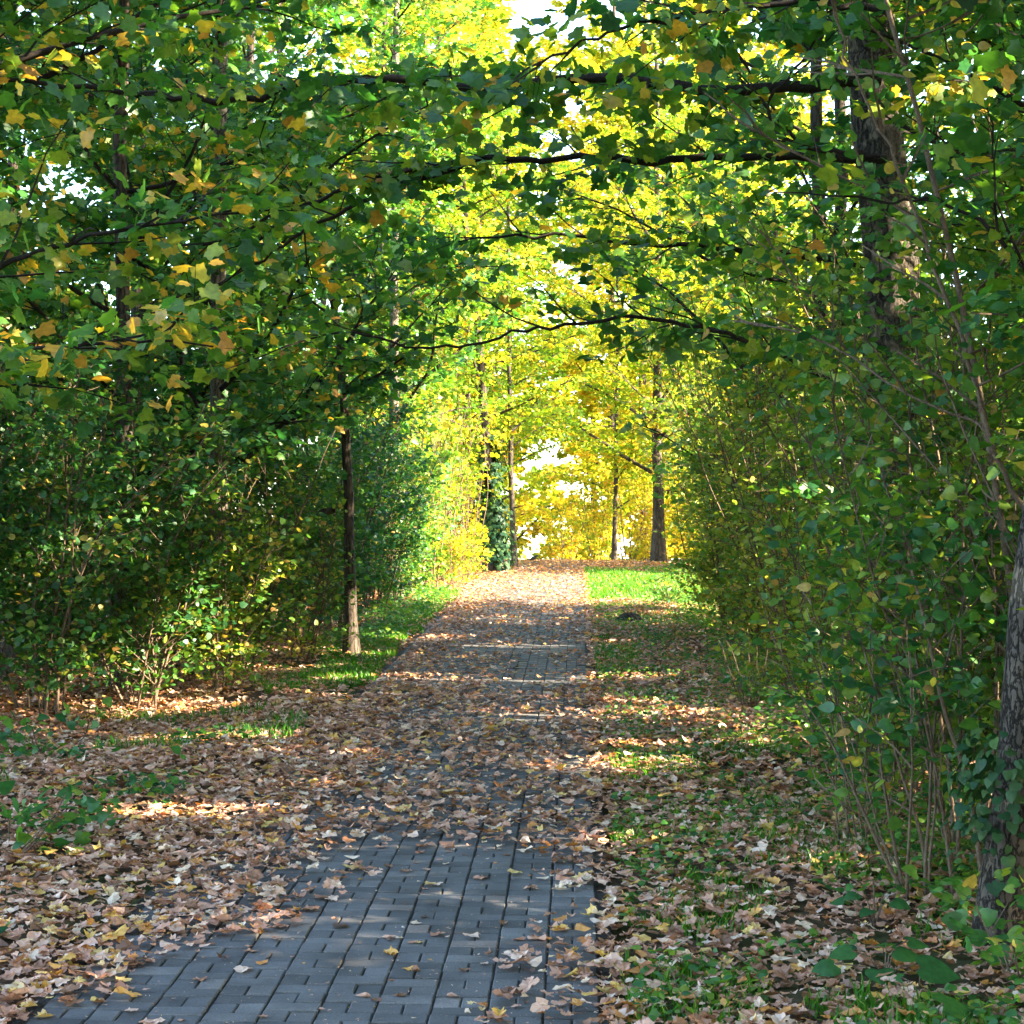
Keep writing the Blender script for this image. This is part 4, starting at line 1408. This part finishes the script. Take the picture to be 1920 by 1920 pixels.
low_plant('small green weed beside the grass at the lower right', 1290, 1880, 0.10, 0.25, 9, 0.03, 0.4, 'oval', name='weed')
low_plant('bright green nettle clump at the right edge of the verge', 1405, 1330, 0.55, 0.35, 12, 0.05, 0.34, 'oval', 1, 5, 'nettle_clump')
low_plant('bright green round weed bush at the near corner of the lawn', 1250, 1135, 0.42, 0.32, 16, 0.05, 0.36, 'oval', 1, 5, 'weed')
for (px_, py_, lab_) in ((850, 1098, 'low yellow weeds added as a bright sun patch at the left end of the sun band'), (838, 1088, 'pale weeds added as a bright sun patch at the foot of the lime shrub'), (868, 1090, 'low yellow tuft added as a bright sun patch beside the sun band')):
    q = ground_px(px_, py_)
    make_shrub(lab_, (q[0], q[1]), 0.75, 0.3, 9, 'oval', 0.055, M_GOLD, 0.5, 0.1, 1, 'weed', 'plant', None, 0.004, 0.02, 1.0, sub_len=0.2, clump=0.0)  # pale-leaved weeds added to stand in for a bright sun patch
low_plant('low green ground plant on the left bank in front of the hedge', 110, 1425, 0.16, 0.35, 10, 0.055, 0.14, 'heart', name='weed')
low_plant('green plant at the left edge among yellow leaves', 15, 1600, 0.2, 0.35, 9, 0.06, 0.2, 'heart', name='weed')
low_plant('green weed tuft in the left litter beside the pavers', 300, 1500, 0.10, 0.22, 8, 0.05, 0.2, 'oval', name='weed')

# ivy on the near right trunk
q = np.array([*gp(1872, 1765), 0])
q[2] = G(q[0], q[1])
iv = Geo()
n = 330
a = rng.uniform(0, 6.28, n)
hh = np.clip(rng.normal(0.52, 0.12, n), 0.2, 0.85)
rr = 0.10 + 0.10 * rng.uniform(0, 1, n)
pp = np.stack([q[0] + 0.05 * hh + np.cos(a) * rr, q[1] + np.sin(a) * rr, q[2] + hh], 1)
place_leaves(iv, 'heart', 0, pp, np.stack([np.cos(a) * 0.5, np.sin(a) * 0.5, -0.8 + 0 * a], 1) + rng.normal(size=(n, 3)) * 0.3,
             np.stack([np.cos(a), np.sin(a), 0.6 + 0 * a], 1) + rng.normal(size=(n, 3)) * 0.35, 0.04 * rng.uniform(0.6, 1.3, n), rng.uniform(0.2, 1, n))
ivo = iv.build('ivy', [M_IVY], None, q)
tag(ivo, 'blue-green ivy climbing the foot of the leaning grey trunk', 'ivy')

# ------------------------------------------------------------------ soil mound and bird
q = ground_px(1180, 1168)
mg = Geo()
nr_, na = 9, 26
vv = [[0, 0, 0.115]]
for i in range(1, nr_):
    for j in range(na):
        a = j / na * 6.283
        r = 0.17 * i / (nr_ - 1)
        vv.append([r * math.cos(a) * 1.15, r * math.sin(a), 0.115 * (1 - (i / (nr_ - 1)) ** 2) + random.uniform(-.014, .014) - 0.01 * (i == nr_ - 1)])
vv = np.array(vv) + q * np.array([1, 1, 0]) + [0, 0, float(G(q[0], q[1]))]
mg.add(vv, [[0, 1 + j, 1 + (j + 1) % na] for j in range(na)], 0, 0, False)
mg.add(vv, [[1 + (i - 1) * na + j, 1 + i * na + j, 1 + i * na + (j + 1) % na, 1 + (i - 1) * na + (j + 1) % na] for i in range(1, nr_ - 1) for j in range(na)], 0, 0, False)
mo = mg.build('soil_mound', [M_MOLE], None, q * np.array([1, 1, 0]) + [0, 0, float(G(q[0], q[1]))])
tag(mo, 'small dark mound of loose soil on the grass right of the path', 'soil mound')


def build_bird():
    bx, by = float(W(1000, 1050, 35.0)[0]), 35.0
    b = np.array([bx, by, float(G(bx, by)) + 0.014])
    root = thing('bird', 'tiny black bird standing on the brown litter at the far end of the path', 'bird', b)
    g = Geo()
    body = np.array([[-0.11, 0, 0.050], [-0.06, 0, 0.060], [-0.02, 0, 0.072], [0.02, 0, 0.088], [0.045, 0, 0.105], [0.062, 0, 0.122], [0.078, 0, 0.130], [0.09, 0, 0.130]]) + b
    v, f = tube(body, [0.006, 0.012, 0.030, 0.034, 0.026, 0.019, 0.019, 0.007], 10)
    g.add(v, f, 0, 0, True)
    g.build('body', [M_BIRD], root, b)
    for s in (-1, 1):
        g = Geo()
        v, f = tube(np.array([[0.01, s * 0.012, 0.062], [0.0, s * 0.014, 0.03], [0.005, s * 0.015, 0.0], [0.028, s * 0.016, 0.0]]) + b, [0.004, 0.003, 0.003, 0.002], 5)
        g.add(v, f, 0, 0, True)
        g.build('leg', [M_BIRD], root, b)
    g = Geo()
    v, f = tube(np.array([[0.088, 0, 0.130], [0.10, 0, 0.128], [0.112, 0, 0.125]]) + b, [0.006, 0.004, 0.001], 6)
    g.add(v, f, 0, 0, True)
    g.build('beak', [M_BEAK], root, b)


build_bird()
print('LEAVES', COUNT)
